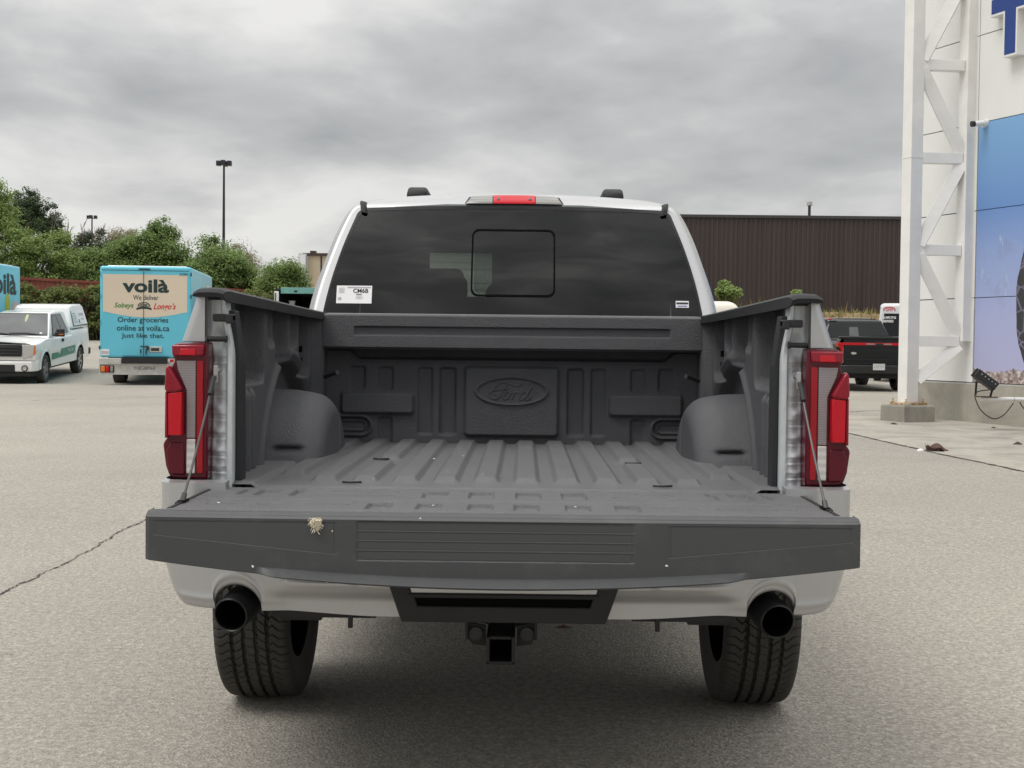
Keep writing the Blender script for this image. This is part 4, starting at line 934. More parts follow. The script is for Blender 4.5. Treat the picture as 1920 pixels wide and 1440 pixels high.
# ---------------- white pickup with a canopy
def white_pickup():
    pf = G(78, 718); best = None
    for t in np.linspace(1.0, 1.2, 400):
        Yr = pf.y * t; pr = P(143, 700, Yr)
        d = math.hypot(pr.x - pf.x, pr.y - pf.y)
        if best is None or abs(d - 3.68) < best[0]: best = (abs(d - 3.68), pr.x, pr.y)
    hx, hy = pf.x - best[1], pf.y - best[2]; rz = math.atan2(-hx, hy)
    fx, fy = math.sin(-rz), math.cos(rz); lx, ly = -math.cos(rz), -math.sin(rz)     # forward, left
    c = (pf.x - lx * .85, pf.y - ly * .85); zf = float(gz(*c)); zr = float(gz(c[0] - fx * 3.68, c[1] - fy * 3.68))
    t = thing('pickup_truck', 'white pickup truck with a white bed canopy and green side stripe parked facing the camera', 'pickup truck', (c[0], c[1], zf), rz)
    t.rotation_euler = (math.atan2(zf - zr, 3.68), 0, rz)
    zt = lambda Y: np.where(Y < -2.85, 1.36, np.where(Y < -.6, 1.24, 1.24 - .10 * sst(-.2, .95, Y)))
    b = body_shell(t, 'white_paint', -4.85, .90, zt, .965, (0, -3.68))
    q = MB(); q.box((0, -4.86, .95), (1.86, .04, .80)); q.build('tailgate', MT['white_paint'], t, bevel=.02); q = MB(); q.box((0, -4.98, .60), (1.9, .2, .2)); q.build('rear_bumper', MT['black_plastic'], t, bevel=.02)
    wf = lambda z: np.interp(z, [1.15, 1.30, 1.90], [.93, .915, .70]); cabp = [(-.45, 1.18), (-.55, 1.26), (-1.42, 1.885), (-1.9, 1.925), (-2.7, 1.925), (-2.92, 1.88), (-3.0, 1.18)]
    frustum(t, 'white_paint', cabp, wf, 'cab', .05)
    # windscreen in the sloping front plane
    def fp(k, s, off=.012):
        y = -.55 + (-1.42 + .55) * k; z = 1.26 + (1.885 - 1.26) * k; n = Vector((0, .625, .87)).normalized(); p = Vector((s * float(wf(z)), y, z)) + n * off; return tuple(p)
    q = MB(); q.add([fp(.06, -.93), fp(.06, .93), fp(.93, .91), fp(.93, -.91)], [(0, 1, 2, 3)]); ws = q.build('windscreen', MT['wscreen'], t, smooth=False)
    q = MB(); q.add([fp(.02, -.95, .010), fp(.02, .95, .010), fp(.97, .93, .010), fp(.97, -.93, .010)], [(0, 1, 2, 3)]); q.build('windscreen_border', MT['frit'], t, smooth=False)
    q = MB(); q.add([fp(.70, -.22, .014), fp(.70, -.12, .014), fp(.90, -.12, .014), fp(.90, -.22, .014)], [(0, 1, 2, 3)]); q.add([fp(.60, -.19, .014), fp(.60, -.14, .014), fp(.72, -.12, .0141), fp(.72, -.22, .0141)], [(0, 1, 2, 3)]); q.build('air_freshener', plain('pale_green_paper', (.40, .48, .25), .6), ws, smooth=False)
    q = MB(); q.add([fp(.10, -.78, .014), fp(.10, -.70, .014), fp(.14, -.70, .014), fp(.14, -.78, .014)], [(0, 1, 2, 3)]); q.build('windscreen_sticker', MT['white_sticker'], ws, smooth=False)
    q = MB(); q.tube([fp(.03, -.75, .03), fp(.10, -.3, .03), fp(.09, .2, .03)], .012, 6); q.tube([fp(.03, .1, .03), fp(.09, .5, .03)], .012, 6); q.build('wiper', MT['black_plastic'], ws)
    for s in (-1, 1):
        def sp(y, z, off=.012): return (s * (float(wf(z)) + off), y, z)
        q = MB(); q.add([sp(-.95, 1.30), sp(-1.85, 1.30), sp(-1.82, 1.82), sp(-1.50, 1.82)], [(0, 1, 2, 3)]); q.add([sp(-1.93, 1.30), sp(-2.55, 1.30), sp(-2.42, 1.82), sp(-1.90, 1.82)], [(0, 1, 2, 3)]); q.build('side_window', MT['wscreen2'], t, smooth=False)
        q = MB(); q.add([sp(-.90, 1.285, .010), sp(-2.62, 1.285, .010), sp(-2.45, 1.84, .010), sp(-1.47, 1.84, .010)], [(0, 1, 2, 3)]); q.build('window_seal', MT['frit'], t, smooth=False)
        m_ = empty_part('door_mirror', t); q = MB(); q.box((s * 1.10, -.98, 1.30), (.26, .10, .13)); q.box((s * 1.12, -.98, 1.40), (.22, .09, .10)); q.box((s * .97, -.98, 1.27), (.12, .06, .05)); q.build('mirror_housing', MT['black_plastic'], m_, bevel=.02)
        q = MB(); q.box((s * 1.15, -.926, 1.30), (.13, .01, .03)); q.build('indicator_lens', MT['orange'], m_, smooth=False)
        q = MB(); q.box((s * .995, -1.72, 1.10), (.03, .16, .09)); q.build('door_handle', MT['black_plastic'], t, bevel=.01)
        # head lamp block
        hl = empty_part('headlight', t)
        q = MB(); q.pry([(s * .62, .70), (s * .90, .82), (s * .93, 1.10), (s * .60, 1.10)], .80, .915); q.build('lamp_glass', MT['headlight'], hl, bevel=.01)
        q = MB(); q.prx([(.905, .84), (.905, 1.085), (.70, 1.10), (.66, .90)], s * .905, s * .950); q.build('side_marker', MT['orange'], hl, bevel=.006)
        q = MB(); q.lathe([(0, 0), (0, .085), (.02, .085), (.02, 0)], (s * .68, .955, .47), 'y', 20); q.build('fog_lamp_bezel', MT['black_plastic'], t); q = MB(); q.lathe([(0, 0), (.02, .055), (0, .06)], (s * .68, .975, .47), 'y', 20); q.build('fog_lamp', MT['headlight'], t)
        # stripe along the doors
        def bp(y, z): return (s * (.965 + .02 * math.exp(-((z - .95) / .2) ** 2) + .009), y, z)
        q = MB(); ys_ = np.linspace(-3.1, -.62, 24)
        lo = lambda y: .55 + .0 * y; hi_ = lambda y: .78 + .02 * y if y < -1.6 else (.76 if y < -1.45 else .70)
        q.add([bp(y, .60 - .02 * (y + .6)) for y in ys_] + [bp(y, (.84 - .02 * (y + .6)) if y < -1.55 else (.72 if y < -1.3 else .78)) for y in ys_], [(i, i + 1, 25 + i, 24 + i) for i in range(23)]); sd_ = q.build('stripe', MT['stripe_green'], t, smooth=False)
        me = text_mesh('Parks Team', .13, .001); Mx = face_M((s * .997, -2.55, .78), (0, s, 0)); me.transform(Mx); link('stripe_lettering', me, MT['white_sticker'], sd_, smooth=False)
        # canopy window board
        wc = lambda z: np.interp(z, [1.36, 1.5, 2.0], [.95, .93, .78])
        cp = lambda y, z, off=.012: (s * (float(wc(z)) + off), y, z)
        q = MB(); q.add([cp(-3.15, 1.46), cp(-4.72, 1.46), cp(-4.66, 1.88), cp(-3.25, 1.88)], [(0, 1, 2, 3)]); bd = q.build('canopy_board', MT['white_sticker'], t, smooth=False)
        q = MB(); q.add([cp(-3.08, 1.43, .009), cp(-4.80, 1.43, .009), cp(-4.74, 1.455, .009), cp(-3.12, 1.455, .009)], [(0, 1, 2, 3)]); q.add([cp(-3.10, 1.44, .009), cp(-3.145, 1.44, .009), cp(-3.24, 1.90, .009), cp(-3.20, 1.90, .009)], [(0, 1, 2, 3)]); q.build('canopy_seal', MT['frit'], t, smooth=False)
        for k, (y, z, w_, h_) in enumerate(((-3.45, 1.80, .30, .04), (-3.48, 1.73, .40, .03), (-3.46, 1.67, .34, .03), (-3.44, 1.61, .26, .03), (-3.47, 1.55, .38, .03), (-4.25, 1.76, .52, .08), (-4.30, 1.62, .34, .04), (-3.85, 1.56, .08, .12))):
            q = MB(); q.add([cp(y - w_ / 2, z - h_ / 2, .016), cp(y + w_ / 2, z - h_ / 2, .016), cp(y + w_ / 2, z + h_ / 2, .016), cp(y - w_ / 2, z + h_ / 2, .016)], [(0, 1, 2, 3)]); q.build('board_print', MT['grey_ink'] if k < 7 else MT['ink'], bd, smooth=False)
        for y in (0, -3.68):
            simple_wheel(t, s * .86, y, .40, .25, 'rim', side=s)
            q = MB(); q.lathe([(-.12, .455), (.10, .468)], (s * .86, y, .40), 'x', 30, R(20), R(160)); q.build('wheel_arch_liner', MT['dark'], t, recalc=False)
    # nose
    q = MB(); q.pry([(-.58, .78), (.58, .78), (.60, 1.10), (-.60, 1.10)], .86, .93); g = q.build('grille', MT['black_plastic'], t, bevel=.015)
    q = MB(); q.box((0, .935, .86), (1.02, .02, .035)); q.box((0, .935, .94), (1.02, .02, .035)); q.box((0, .935, 1.03), (1.02, .02, .035)); q.build('grille_bar', MT['steel'], g, bevel=.006)
    q = MB(); q.pry([(-.93, .66), (.93, .66), (.955, .76), (.955, 1.11), (-.955, 1.11), (-.955, .76)], .70, .86); q.build('front_panel', MT['white_paint'], t, bevel=.04)
    q = MB(); q.prz([(-.96, .45), (.96, .45), (.97, .70), (.85, .92), (.45, .98), (-.45, .98), (-.85, .92), (-.97, .70)], .38, .655); fb = q.build('front_bumper', MT['white_paint'], t, bevel=.03, seg=3)
    q = MB(); q.box((0, .965, .47), (.86, .06, .20)); q.build('bumper_intake', MT['black_plastic'], fb, bevel=.01)
    q = MB(); q.prz([(-.90, .45), (.90, .45), (.80, .86), (.42, .93), (-.42, .93), (-.80, .86)], .24, .375); q.build('air_dam', MT['black_plastic'], t, bevel=.02)
    wc = lambda z: np.interp(z, [1.36, 1.5, 2.0], [.95, .93, .78])
    frustum(t, 'white_paint', [(-2.98, 1.365), (-3.12, 1.80), (-3.2, 2.02), (-3.5, 2.07), (-4.6, 2.06), (-4.80, 2.0), (-4.86, 1.365)], wc, 'canopy', .06, 4)
    q = MB(); q.box((0, -1.9, .45), (1.5, 4.2, .25)); q.build('chassis', MT['dark'], t)
MT['wscreen'] = plain('grey_windscreen', (.07, .075, .075), .06, spec=.7, var=.4, scale=1.2)
MT['wscreen2'] = plain('grey_side_glass', (.10, .105, .105), .06, spec=.7, var=.5, scale=.8)
white_pickup()

# ---------------- grocery box trucks
def box_truck(label, loc, rz, rear_art=True, side_art=None):
    t = thing('delivery_truck', label, 'delivery truck', loc, rz, 'aqua grocery delivery trucks')
    q = MB(); q.box((0, 2.6, 1.97), (2.40, 5.2, 2.46)); q.build('cargo_box', MT['teal_paint'], t, bevel=.06, seg=3)
    q = MB(); q.box((0, 2.7, 3.205), (2.1, 4.9, .05)); q.build('box_roof', MT['white_paint'], t, bevel=.02)
    q = MB(); q.box((0, .6, 3.245), (.16, .5, .05)); q.build('roof_aerial', MT['black_plastic'], t, bevel=.01)
    q = MB(); q.box((0, 5.95, 1.35), (2.0, 1.5, 1.7)); q.box((0, 6.9, 1.0), (1.9, .7, .9)); q.build('cab', MT['white_paint'], t, bevel=.12, seg=4)
    q = MB(); q.box((0, 6.72, 1.75), (1.7, .03, .6)); q.build('windscreen', MT['wscreen'], t, smooth=False)
    q = MB(); q.box((0, 2.6, .66), (1.2, 5.6, .16)); q.build('chassis', MT['dark'], t)
    for s in (-1, 1):
        simple_wheel(t, s * .92, 1.55, .40, .34, 'zinc', side=s); simple_wheel(t, s * .92, 6.2, .40, .24, 'zinc', side=s)
        q = MB(); q.box((s * 1.0, .95, .60), (.30, .02, .30)); q.build('mud_flap', MT['black_plastic'], t)
        tl = empty_part('tail_light', t)
        for k, (mm, w_) in enumerate((('orange', .125), ('red', .10), ('white_lens', .085))):
            q = MB(); q.box((s * (1.09 - k * .115), -.135, .43), (w_ - .012, .05, .16)); q.build('tail_lens', MT[mm], tl, bevel=.02)
        q = MB(); q.box((s * .98, -.115, .43), (.37, .04, .19)); q.build('lamp_backing', MT['black_plastic'], tl, bevel=.02)
    q = MB(); q.box((0, -.02, .655), (2.42, .12, .13)); q.build('rear_sill', MT['alu'], t, bevel=.01)
    bp = MB(); bp.box((0, -.06, .43), (2.38, .10, .30)); bp.box((0, -.09, .29), (2.40, .14, .02)); bp.box((0, -.09, .575), (2.40, .14, .02)); bpo = bp.build('rear_bumper', MT['alu'], t, smooth=False, bevel=.006)
    for k in range(5):
        q = MB(); q.box((-.13 + k * .21, -.085, .665), (.10, .012, .07)); q.build('reflector', MT['red'], t, smooth=False)
    for k in range(5): q = MB(); q.box((-.235 + k * .21, -.0835, .665), (.11, .008, .07)); q.build('white_reflector', MT['white_sticker'], t, smooth=False)
    fit_text('plate_number', '19 BC-24976-0', -.28, .27, .415, .505, -.113, 'ink', bpo)
    lx = lambda u: (u - 272.5) / 69.0; lz = lambda v: (718 - v) / 69.0
    # doors: seam, hinges, lock bars
    d = MB(); d.box((-.05, -.008, 1.92), (.012, .012, 2.28)); d.box((0, -.004, 3.09), (2.30, .006, .012)); d.build('door_seam', MT['ink'], t, smooth=False)
    d = MB(); d.box((-.03, -.015, 3.13), (.30, .03, .035)); d.build('marker_lamp', MT['black_plastic'], t, bevel=.005)
    d = MB(); d.box((-.02, -.03, 1.045), (.22, .03, .03)); d.box((.06, -.035, .99), (.07, .03, .09))
    d.box((-.12, -.03, .92), (.03, .03, .09)); d.box((.02, -.03, .90), (.035, .03, .10)); d.box((-.12, -.03, .85), (.012, .02, .08)); d.box((.02, -.03, .84), (.012, .02, .08)); d.build('door_lock', MT['steel'], t, bevel=.005)
    d = MB(); d.box((.28, -.012, .965), (.32, .024, .16)); hb = d.build('handle_bezel', MT['alu'], t, bevel=.01); d = MB(); d.box((.26, -.020, .965), (.22, .02, .085)); d.build('handle_recess', MT['steel'], hb, bevel=.01)
    d = MB(); d.box((-1.06, -.006, .88), (.22, .008, .16)); lb = d.build('label', MT['white_sticker'], t, smooth=False); d = MB()
    for k in range(3): d.box((-1.06, -.0115, .84 + k * .03), (.19, .002, .008))
    d.build('label_print', MT['ink'], lb, smooth=False)
    for s in (-1, 1):
        d = MB()
        for z in (1.0, 1.7, 2.4, 3.0): d.box((s * 1.205, -.006, z), (.03, .03, .10))
        d.build('hinge', MT['steel'], t, smooth=False)
    # beige panel with curved lower edge and the lettering
    top = lz(512.5); us = np.linspace(195.5, 348.5, 40); lo = [lz(581.5 + 10.5 * math.sin(math.pi * k / 39)) for k in range(40)]
    d = MB(); d.add([(lx(u), -.0035, top) for u in us] + [(lx(u), -.0035, z) for u, z in zip(us, lo)], [(i, i + 1, 41 + i, 40 + i) for i in range(39)]); pn = d.build('rear_panel', MT['beige_vinyl'], t, smooth=False)
    dd = dict(normal=-1)
    def tx(body, u0, u1, v0, v1, mat, **k): return fit_text('lettering', body, lx(u0), lx(u1), lz(v1), lz(v0), -.0065, mat, pn, **k)
    tx('voilà', 230.5, 315, 521, 546, 'ink_green', offset=.035)
    tx('We deliver', 250, 296, 550.5, 559.5, 'ink_green', offset=.004)
    tx('Sobeys', 216, 251, 565, 577, 'logo_green', shear=.25, offset=.016)
    tx("Longo's", 287, 328, 565, 580, 'logo_red', shear=.35, offset=.018)
    tx('Order groceries', 222, 314, 591.5, 604, 'ink_green', offset=.008); tx('online at voila.ca', 220.5, 316, 606.5, 617, 'ink_green', offset=.008); tx('Just like that.', 229, 306.5, 621.5, 632.5, 'ink_green', offset=.008)
    tx('SC084', 334.5, 349.5, 511 - 2.4, 515.5 - 2, 'ink_green')
    # round emblem with a banner
    d = MB(); cu, cv = lx(269.8), lz(571)
    ar = [(cu + .155 * math.cos(a), -.007, cv + .10 * math.sin(a)) for a in np.linspace(0, math.pi, 22)]; d.tube(ar, .012, 6)
    d.tube([(cu - .155, -.007, cv), (cu + .155, -.007, cv)], .010, 6); d.tube([(cu - .10, -.007, cv + .03), (cu - .03, -.007, cv + .06), (cu + .04, -.007, cv + .035), (cu + .1, -.007, cv + .055)], .012, 6); d.tube([(cu - .07, -.007, cv + .005), (cu + .07, -.007, cv + .01)], .014, 6)
    bn = [(cu - .20 + .40 * k / 10, cv - .045 - .035 * abs(k / 5 - 1) ** 2) for k in range(11)]
    d.add([(x, -.0065, z + .028) for x, z in bn] + [(x, -.0065, z - .028) for x, z in bn], [(i, i + 1, 12 + i, 11 + i) for i in range(10)]); d.build('logo_badge', MT['ink_green'], pn, smooth=False)
    for s in (-1, 1):   # side graphics
        g_ = bpy.data.objects.new('side_graphic', None); COL.objects.link(g_); g_.parent = t; ORG[g_.name] = Vector((0, 0, 0))
        def sidetext(body, yc, zc, wd, ht, mat, off):
            me = text_mesh(body, 1, .001, offset=off); v = np.array([q.co[:] for q in me.vertices]); a, b_ = v.min(0), v.max(0)
            for q in me.vertices: q.co = ((q.co.x - (a[0] + b_[0]) / 2) * wd / (b_[0] - a[0]), (q.co.y - (a[1] + b_[1]) / 2) * ht / (b_[1] - a[1]), q.co.z)
            me.transform(face_M((s * 1.2045, yc, zc), (0, s, 0))); link('lettering', me, MT[mat], g_, smooth=False)
        if s < 0 and side_art:
            sidetext('voilà', 1.50, 2.62, 2.30, .64, 'ink_green', .035)
            d = MB(); x = s * 1.206
            pe = [(x, 1.05 + .20 * math.cos(a) * (1 - .35 * max(0, math.sin(a))), 2.02 + .34 * math.sin(a)) for a in np.linspace(0, 2 * math.pi, 24)[:-1]]; d.add(pe, [tuple(range(23))]); d.build('pear_print', plain('yellow_green_print', (.38, .42, .04), .5), g_, smooth=False)
            d = MB(); pe = [(x, .42 + .26 * math.cos(a), 1.86 + .26 * math.sin(a)) for a in np.linspace(0, 2 * math.pi, 24)[:-1]]; d.add(pe, [tuple(range(23))]); d.build('peach_print', plain('pink_print', (.62, .42, .36), .5), g_, smooth=False)
        else:
            sidetext('voilà', 2.6, 2.3, 2.6, .7, 'ink_green', .035)
            d = MB(); d.box((s * 1.206, 3.9, 2.62), (.01, .55, .5)); d.build('side_poster', MT['beige_vinyl'], g_, smooth=False)
            for k in range(4):
                d = MB(); d.box((s * 1.207, .55 + k * .32, 1.75), (.008, .14, .62)); d.build('window_print', plain('slate_print', (.10, .16, .19), .4), g_, smooth=False)
    return t
gp = G(222, 718); Yt = gp.y - 1.2
pc = P(272.5, 700, Yt)
box_truck('aqua delivery truck showing its beige panelled rear doors with green lettering', (pc.x, Yt, float(gz(pc.x, Yt)) - .0), R(7))
box_truck('aqua delivery truck cut off by the left picture edge behind the white pickup', (-15.6 - 1.2, 41.4, float(gz(-16.8, 41.4)) - .02), R(180), side_art=True)

# ---------------- open-backed truck with a faded green frame
def open_truck():
    Yb = 44.0; p0 = P(515, 600, Yb); x0 = p0.x; W_ = 2.5; zg = float(gz(x0 + 1.2, Yb)); zt = P(540, 541, Yb).z - zg
    t = thing('box_truck', 'open backed box truck with a faded green header and dark empty hold', 'box truck', (x0 + W_ / 2, Yb, zg))
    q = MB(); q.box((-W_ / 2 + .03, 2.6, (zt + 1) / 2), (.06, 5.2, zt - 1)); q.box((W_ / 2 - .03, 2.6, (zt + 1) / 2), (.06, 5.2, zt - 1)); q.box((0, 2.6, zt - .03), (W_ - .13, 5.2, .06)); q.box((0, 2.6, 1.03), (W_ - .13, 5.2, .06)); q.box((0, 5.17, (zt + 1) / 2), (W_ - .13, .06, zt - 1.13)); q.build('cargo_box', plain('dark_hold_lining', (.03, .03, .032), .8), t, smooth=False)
    q = MB(); q.box((.06, -.03, zt - .07), (W_ - .30, .06, .20)); q.build('header_beam', MT['teal_dull'], t, bevel=.01)
    q = MB(); q.box((-.55, -.065, zt - .09), (.10, .02, .05)); q.box((.2, -.065, zt - .09), (.10, .02, .05)); q.box((.9, -.065, zt - .09), (.10, .02, .05)); q.build('marker_lamp', MT['dark'], t)
    for s in (-1, 1):
        q = MB(); q.box((s * (W_ / 2 - .07), -.04, (zt + 1) / 2 - .05), (.14, .08, zt - 1.1)); pq = q.build('door_post', MT['alu'] if s > 0 else MT['white_paint'], t, bevel=.01)
        q = MB(); q.box((s * (W_ / 2 - .04), -.09, zt - .5), (.03, .03, .7)); q.build('lock_bar', MT['steel'], pq)
        simple_wheel(t, s * .95, 1.3, .45, .3, 'steel', side=s); simple_wheel(t, s * .95, 6.2, .45, .25, 'steel', side=s)
    q = MB(); q.box((0, .0, .95), (W_, .3, .12)); q.build('rear_sill', MT['steel'], t)
    q = MB(); q.box((0, 6.2, 1.4), (2.2, 1.8, 1.9)); q.build('cab', MT['white_paint'], t, bevel=.12, seg=3); q = MB(); q.box((0, 3.2, .78), (.9, 6, .2)); q.build('chassis', MT['dark'], t)
    pb = P(548, 569, Yb + .8); q = MB(); zb = 1.06 + zg
    q.box((pb.x, pb.y, (zb + pb.z + .06) / 2), (.17, .2, pb.z + .06 - zb)); q.box((pb.x, pb.y, pb.z + .075), (.21, .24, .03)); tagit(q.build('crate', MT['white_sticker'], None, bevel=.01), 'small white box standing inside the open truck hold', 'box')
open_truck()

# ---------------- black pickup seen from behind
def black_pickup():
    Yb = 33.8; c = P(1645, 690, Yb); zg = float(gz(c.x, Yb + 1.2)); t = thing('pickup_truck', 'black pickup truck with red light bar across its tailgate near the brown warehouse', 'pickup truck', (c.x, Yb + 1.25, zg))
    # local: origin rear axle, +y forward
    zt = lambda Y: np.where(Y < .85, 1.37, np.where(Y < 3.3, 1.24, 1.22 - .1 * sst(3.4, 4.6, Y)))
    body_shell(t, 'black_paint', -1.18, 4.65, zt, .985, (0, 3.68), zlow=.5)
    S = 73.9; lx = lambda u: (u - 1645) / S; lz = lambda v: (c.z - zg) + (690 - v) / S
    q = MB(); q.box((0, -1.19, .98), (1.70, .05, .78)); q.box((0, -1.20, 1.345), (1.96, .10, .07)); tg = q.build('tailgate', MT['black_paint'], t, bevel=.02)
    for z, h in ((.80, .012), (.70, .010), (1.03, .010)):
        q = MB(); q.box((.05 if z > 1 else 0, -1.219, z), (.9 if z > 1 else 1.6, .01, h)); q.build('tailgate_crease', MT['black_plastic'], tg)
    zb = lz(645.5)
    q = MB(); q.box((0, -1.222, zb), (2.0, .03, .065)); q.build('light_bar', MT['red'], tg, bevel=.008)
    for a, b_ in ((1624, 1640.5), (1656, 1671)): q = MB(); q.box(((lx(a) + lx(b_)) / 2, -1.239, zb), (lx(b_) - lx(a), .008, .03)); q.build('clear_lens', MT['white_lens'], tg, smooth=False)
    q = MB(); q.box((lx(1648), -1.240, zb - .005), (.20, .01, .05)); q.box((lx(1648), -1.225, zb + .06), (.20, .02, .015)); q.build('camera_housing', MT['black_plastic'], tg, smooth=False)
    q = MB(); q.lathe([(0, 0), (-.015, .04), (-.012, .06), (0, .064)], (0, 0, 0), 'y', 24); q.v = [(lx(1601) + a * 1.15, -1.22 + b_, lz(663) + d * .5) for a, b_, d in q.v]; q.build('badge', MT['alu'], tg)
    for s in (-1, 1):
        q = MB(); q.pry([(s * .86, zb - .035), (s * 1.0, zb - .03), (s * 1.0, zb + .03), (s * .72, zb + .03)], -1.225, -1.0); q.pry([(s * .87, zb - .22), (s * .90, zb - .22), (s * .95, zb - .10), (s * 1.0, zb - .05), (s * 1.0, zb - .02), (s * .86, zb - .02)], -1.225, -1.0); q.build('tail_lamp', MT['red'], t, bevel=.005)
        for y in (0, 3.68):
            simple_wheel(t, s * .86, y, .41, .27, 'rim_dark', side=s); q = MB(); q.lathe([(-.12, .46), (.10, .468)], (s * .86, y, .40), 'x', 30, R(20), R(160)); q.build('wheel_arch_liner', MT['dark'], t, recalc=False)
    q = MB(); q.prz([(-.98, -1.0), (.98, -1.0), (.99, -1.2), (.80, -1.34), (-.80, -1.34), (-.99, -1.2)], .44, .66); bm = q.build('rear_bumper', MT['black_plastic'], t, bevel=.03, seg=3)
    q = MB(); q.box((lx(1646), -1.352, lz(688)), (.30, .012, .16)); pl = q.build('number_plate', MT['plate'], bm, smooth=False)
    fit_text('plate_number', 'CJBP 470', lx(1646) - .125, lx(1646) + .125, lz(692), lz(684), -1.3595, 'grey_ink', pl)
    q = MB(); q.box((0, -.9, .38), (1.3, .25, .12)); q.box((0, 1.6, .55), (1.4, 5.4, .2)); q.build('chassis', MT['dark'], t)
    wf = lambda z: np.interp(z, [1.15, 1.36, 1.86, 1.90], [.93, .90, .70, .66]); frustum(t, 'black_paint', [(.75, 1.15), (.82, 1.36), (1.10, 1.84), (1.5, 1.885), (2.9, 1.885), (3.6, 1.30), (3.7, 1.15)], wf, 'cab', .04)
    def bp(k, s, off=-.012): y = .82 + .28 * k; z = 1.36 + .48 * k; return (s * float(wf(z)), y + off - .006, z + .004)
    q = MB(); q.add([bp(.03, -.93), bp(.03, .93), bp(.86, .90), bp(.86, -.90)], [(0, 1, 2, 3)]); rw = q.build('rear_window', MT['glass_grey'], t, smooth=False)
    q = MB(); q.add([bp(.10, -.24, -.016), bp(.10, .05, -.016), bp(.60, .05, -.016), bp(.60, -.24, -.016)], [(0, 1, 2, 3)]); q.build('sliding_pane', MT['wscreen'], rw, smooth=False)
    bl = empty_part('brake_lamp', t); xl = lx(1593.5)
    q = MB(); q.box((xl - .13, 1.06, 1.855), (.14, .05, .035)); q.box((xl + .13, 1.06, 1.855), (.14, .05, .035)); q.build('clear_lens', MT['white_lens'], bl, bevel=.006); q = MB(); q.box((xl, 1.058, 1.856), (.12, .05, .037)); q.build('red_lens', MT['red'], bl, bevel=.006)
    q = MB(); q.box((0, 2.2, 1.90), (1.0, 1.4, .02)); q.build('roof_panel', MT['alu'], t, bevel=.006)
black_pickup()

# ---------------- grey passenger van behind it
def vans():
    Yb = 41.0; c = P(1700, 640, Yb); zg = float(gz(c.x, Yb)); S = 2500 / Yb
    t = thing('passenger_van', 'pale grey passenger van with red roof logo partly hidden behind the white steel tower', 'van', (c.x, Yb, zg), R(-16.5))
    W2 = .98; top = P(1690, 568, Yb).z - zg; lx = lambda u: (u - 1700) / S; lz = lambda v: (c.z - zg) + (640 - v) / S
    wf = lambda z: np.interp(z, [.3, 1.0, top - .25, top], [.93, .99, .86, .78])
    frustum(t, 'van_grey', [(0, .45), (.0, 1.2), (.10, top - .12), (.18, top), (4.6, top), (5.5, 1.3), (6.1, 1.15), (6.2, .45)], wf, 'body', .10, 4)
    q = MB(); z0, z1 = lz(631), lz(588); q.add([(-.74, -.006 - .02, z0 + .08), (-.66, -.02, z0), (.66, -.02, z0), (.74, -.02, z0 + .08), (.68, .075, z1), (-.68, .075, z1)], [(0, 1, 2, 3, 4, 5)]); rw = q.build('rear_window', MT['glass_grey'], t, smooth=False)
    def vt(body, u0, u1, v0, v1, mat, off):
        me = text_mesh(body, 1, .002, offset=off); v = np.array([a.co[:] for a in me.vertices]); a, b_ = v.min(0), v.max(0); X0, X1, Z0, Z1 = lx(u0), lx(u1), lz(v1), lz(v0)
        for p in me.vertices:
            x = X0 + (p.co.x - a[0]) / (b_[0] - a[0]) * (X1 - X0); z = Z0 + (p.co.y - a[1]) / (b_[1] - a[1]) * (Z1 - Z0); p.co = (x, -.034 + .105 * max(0, (z - z0)) / (z1 - z0) - p.co.z, z)
        link('lettering', me, MT[mat], rw if v0 > 590 else t, smooth=False)
    vt('OLYMPIC STYLE', 1656.5, 1680, 593.5, 598, 'white_sticker', .03); vt('TAEKWONDO', 1656.5, 1675.5, 600, 605, 'white_sticker', .03); vt('CFTF', 1661, 1674, 578.5, 583.5, 'logo_red', .03)
    q = MB(); cu, cv = lx(1667.5), lz(581); yv = lambda z: -.034 + .105 * max(0, (z - z0)) / (z1 - z0)
    q.tube([(cu + .17 * math.cos(a), yv(cv + .085 * math.sin(a)), cv + .085 * math.sin(a)) for a in np.linspace(-.3, math.pi + .3, 20)], .016, 6); q.build('logo_badge', MT['logo_red'], t)
    for s in (-1, 1):
        q = MB(); q.box((s * .90, -.02, 1.15), (.12, .06, .4)); q.build('tail_lamp', MT['red'], t, bevel=.02)
        for y in (1.1, 5.0): simple_wheel(t, s * .88, y, .36, .24, 'rim', side=s)
    q = MB(); q.box((0, -.08, .55), (1.9, .2, .22)); q.build('rear_bumper', MT['black_plastic'], t, bevel=.03)
    # white van whose rounded roof shows over the bed rail
    Yb = 30.0; t = thing('parked_van', 'white van whose rounded roof shows above the right bed rail', 'van', (P(1408, 600, Yb).x - 1.0, Yb, float(gz(4.2, Yb))))
    top = P(1380, 564, Yb).z - float(gz(4.2, Yb)); wf = lambda z: np.interp(z, [.3, 1.0, top - .35, top - .12, top], [.93, 1.0, .95, .86, .62])
    frustum(t, 'beige_white', [(0, .4), (0, 1.1), (.15, top - .2), (.3, top), (3.8, top), (4.6, 1.2), (5.1, 1.05), (5.2, .4)], wf, 'body', .12, 5)
    q = MB(); q.add([(-.75, -.02, 1.15), (.75, -.02, 1.15), (.66, .085, top - .35), (-.66, .085, top - .35)], [(0, 1, 2, 3)]); q.build('rear_window', MT['glass_grey'], t, smooth=False)
    for s in (-1, 1):
        for y in (.9, 4.2): simple_wheel(t, s * .88, y, .34, .22, 'rim', side=s)
        q = MB(); q.box((s * .92, .0, 1.0), (.1, .06, .3)); q.build('tail_lamp', MT['red'], t, bevel=.02)
    q = MB(); q.box((0, -.06, .5), (1.9, .2, .2)); q.build('rear_bumper', MT['black_plastic'], t, bevel=.03)
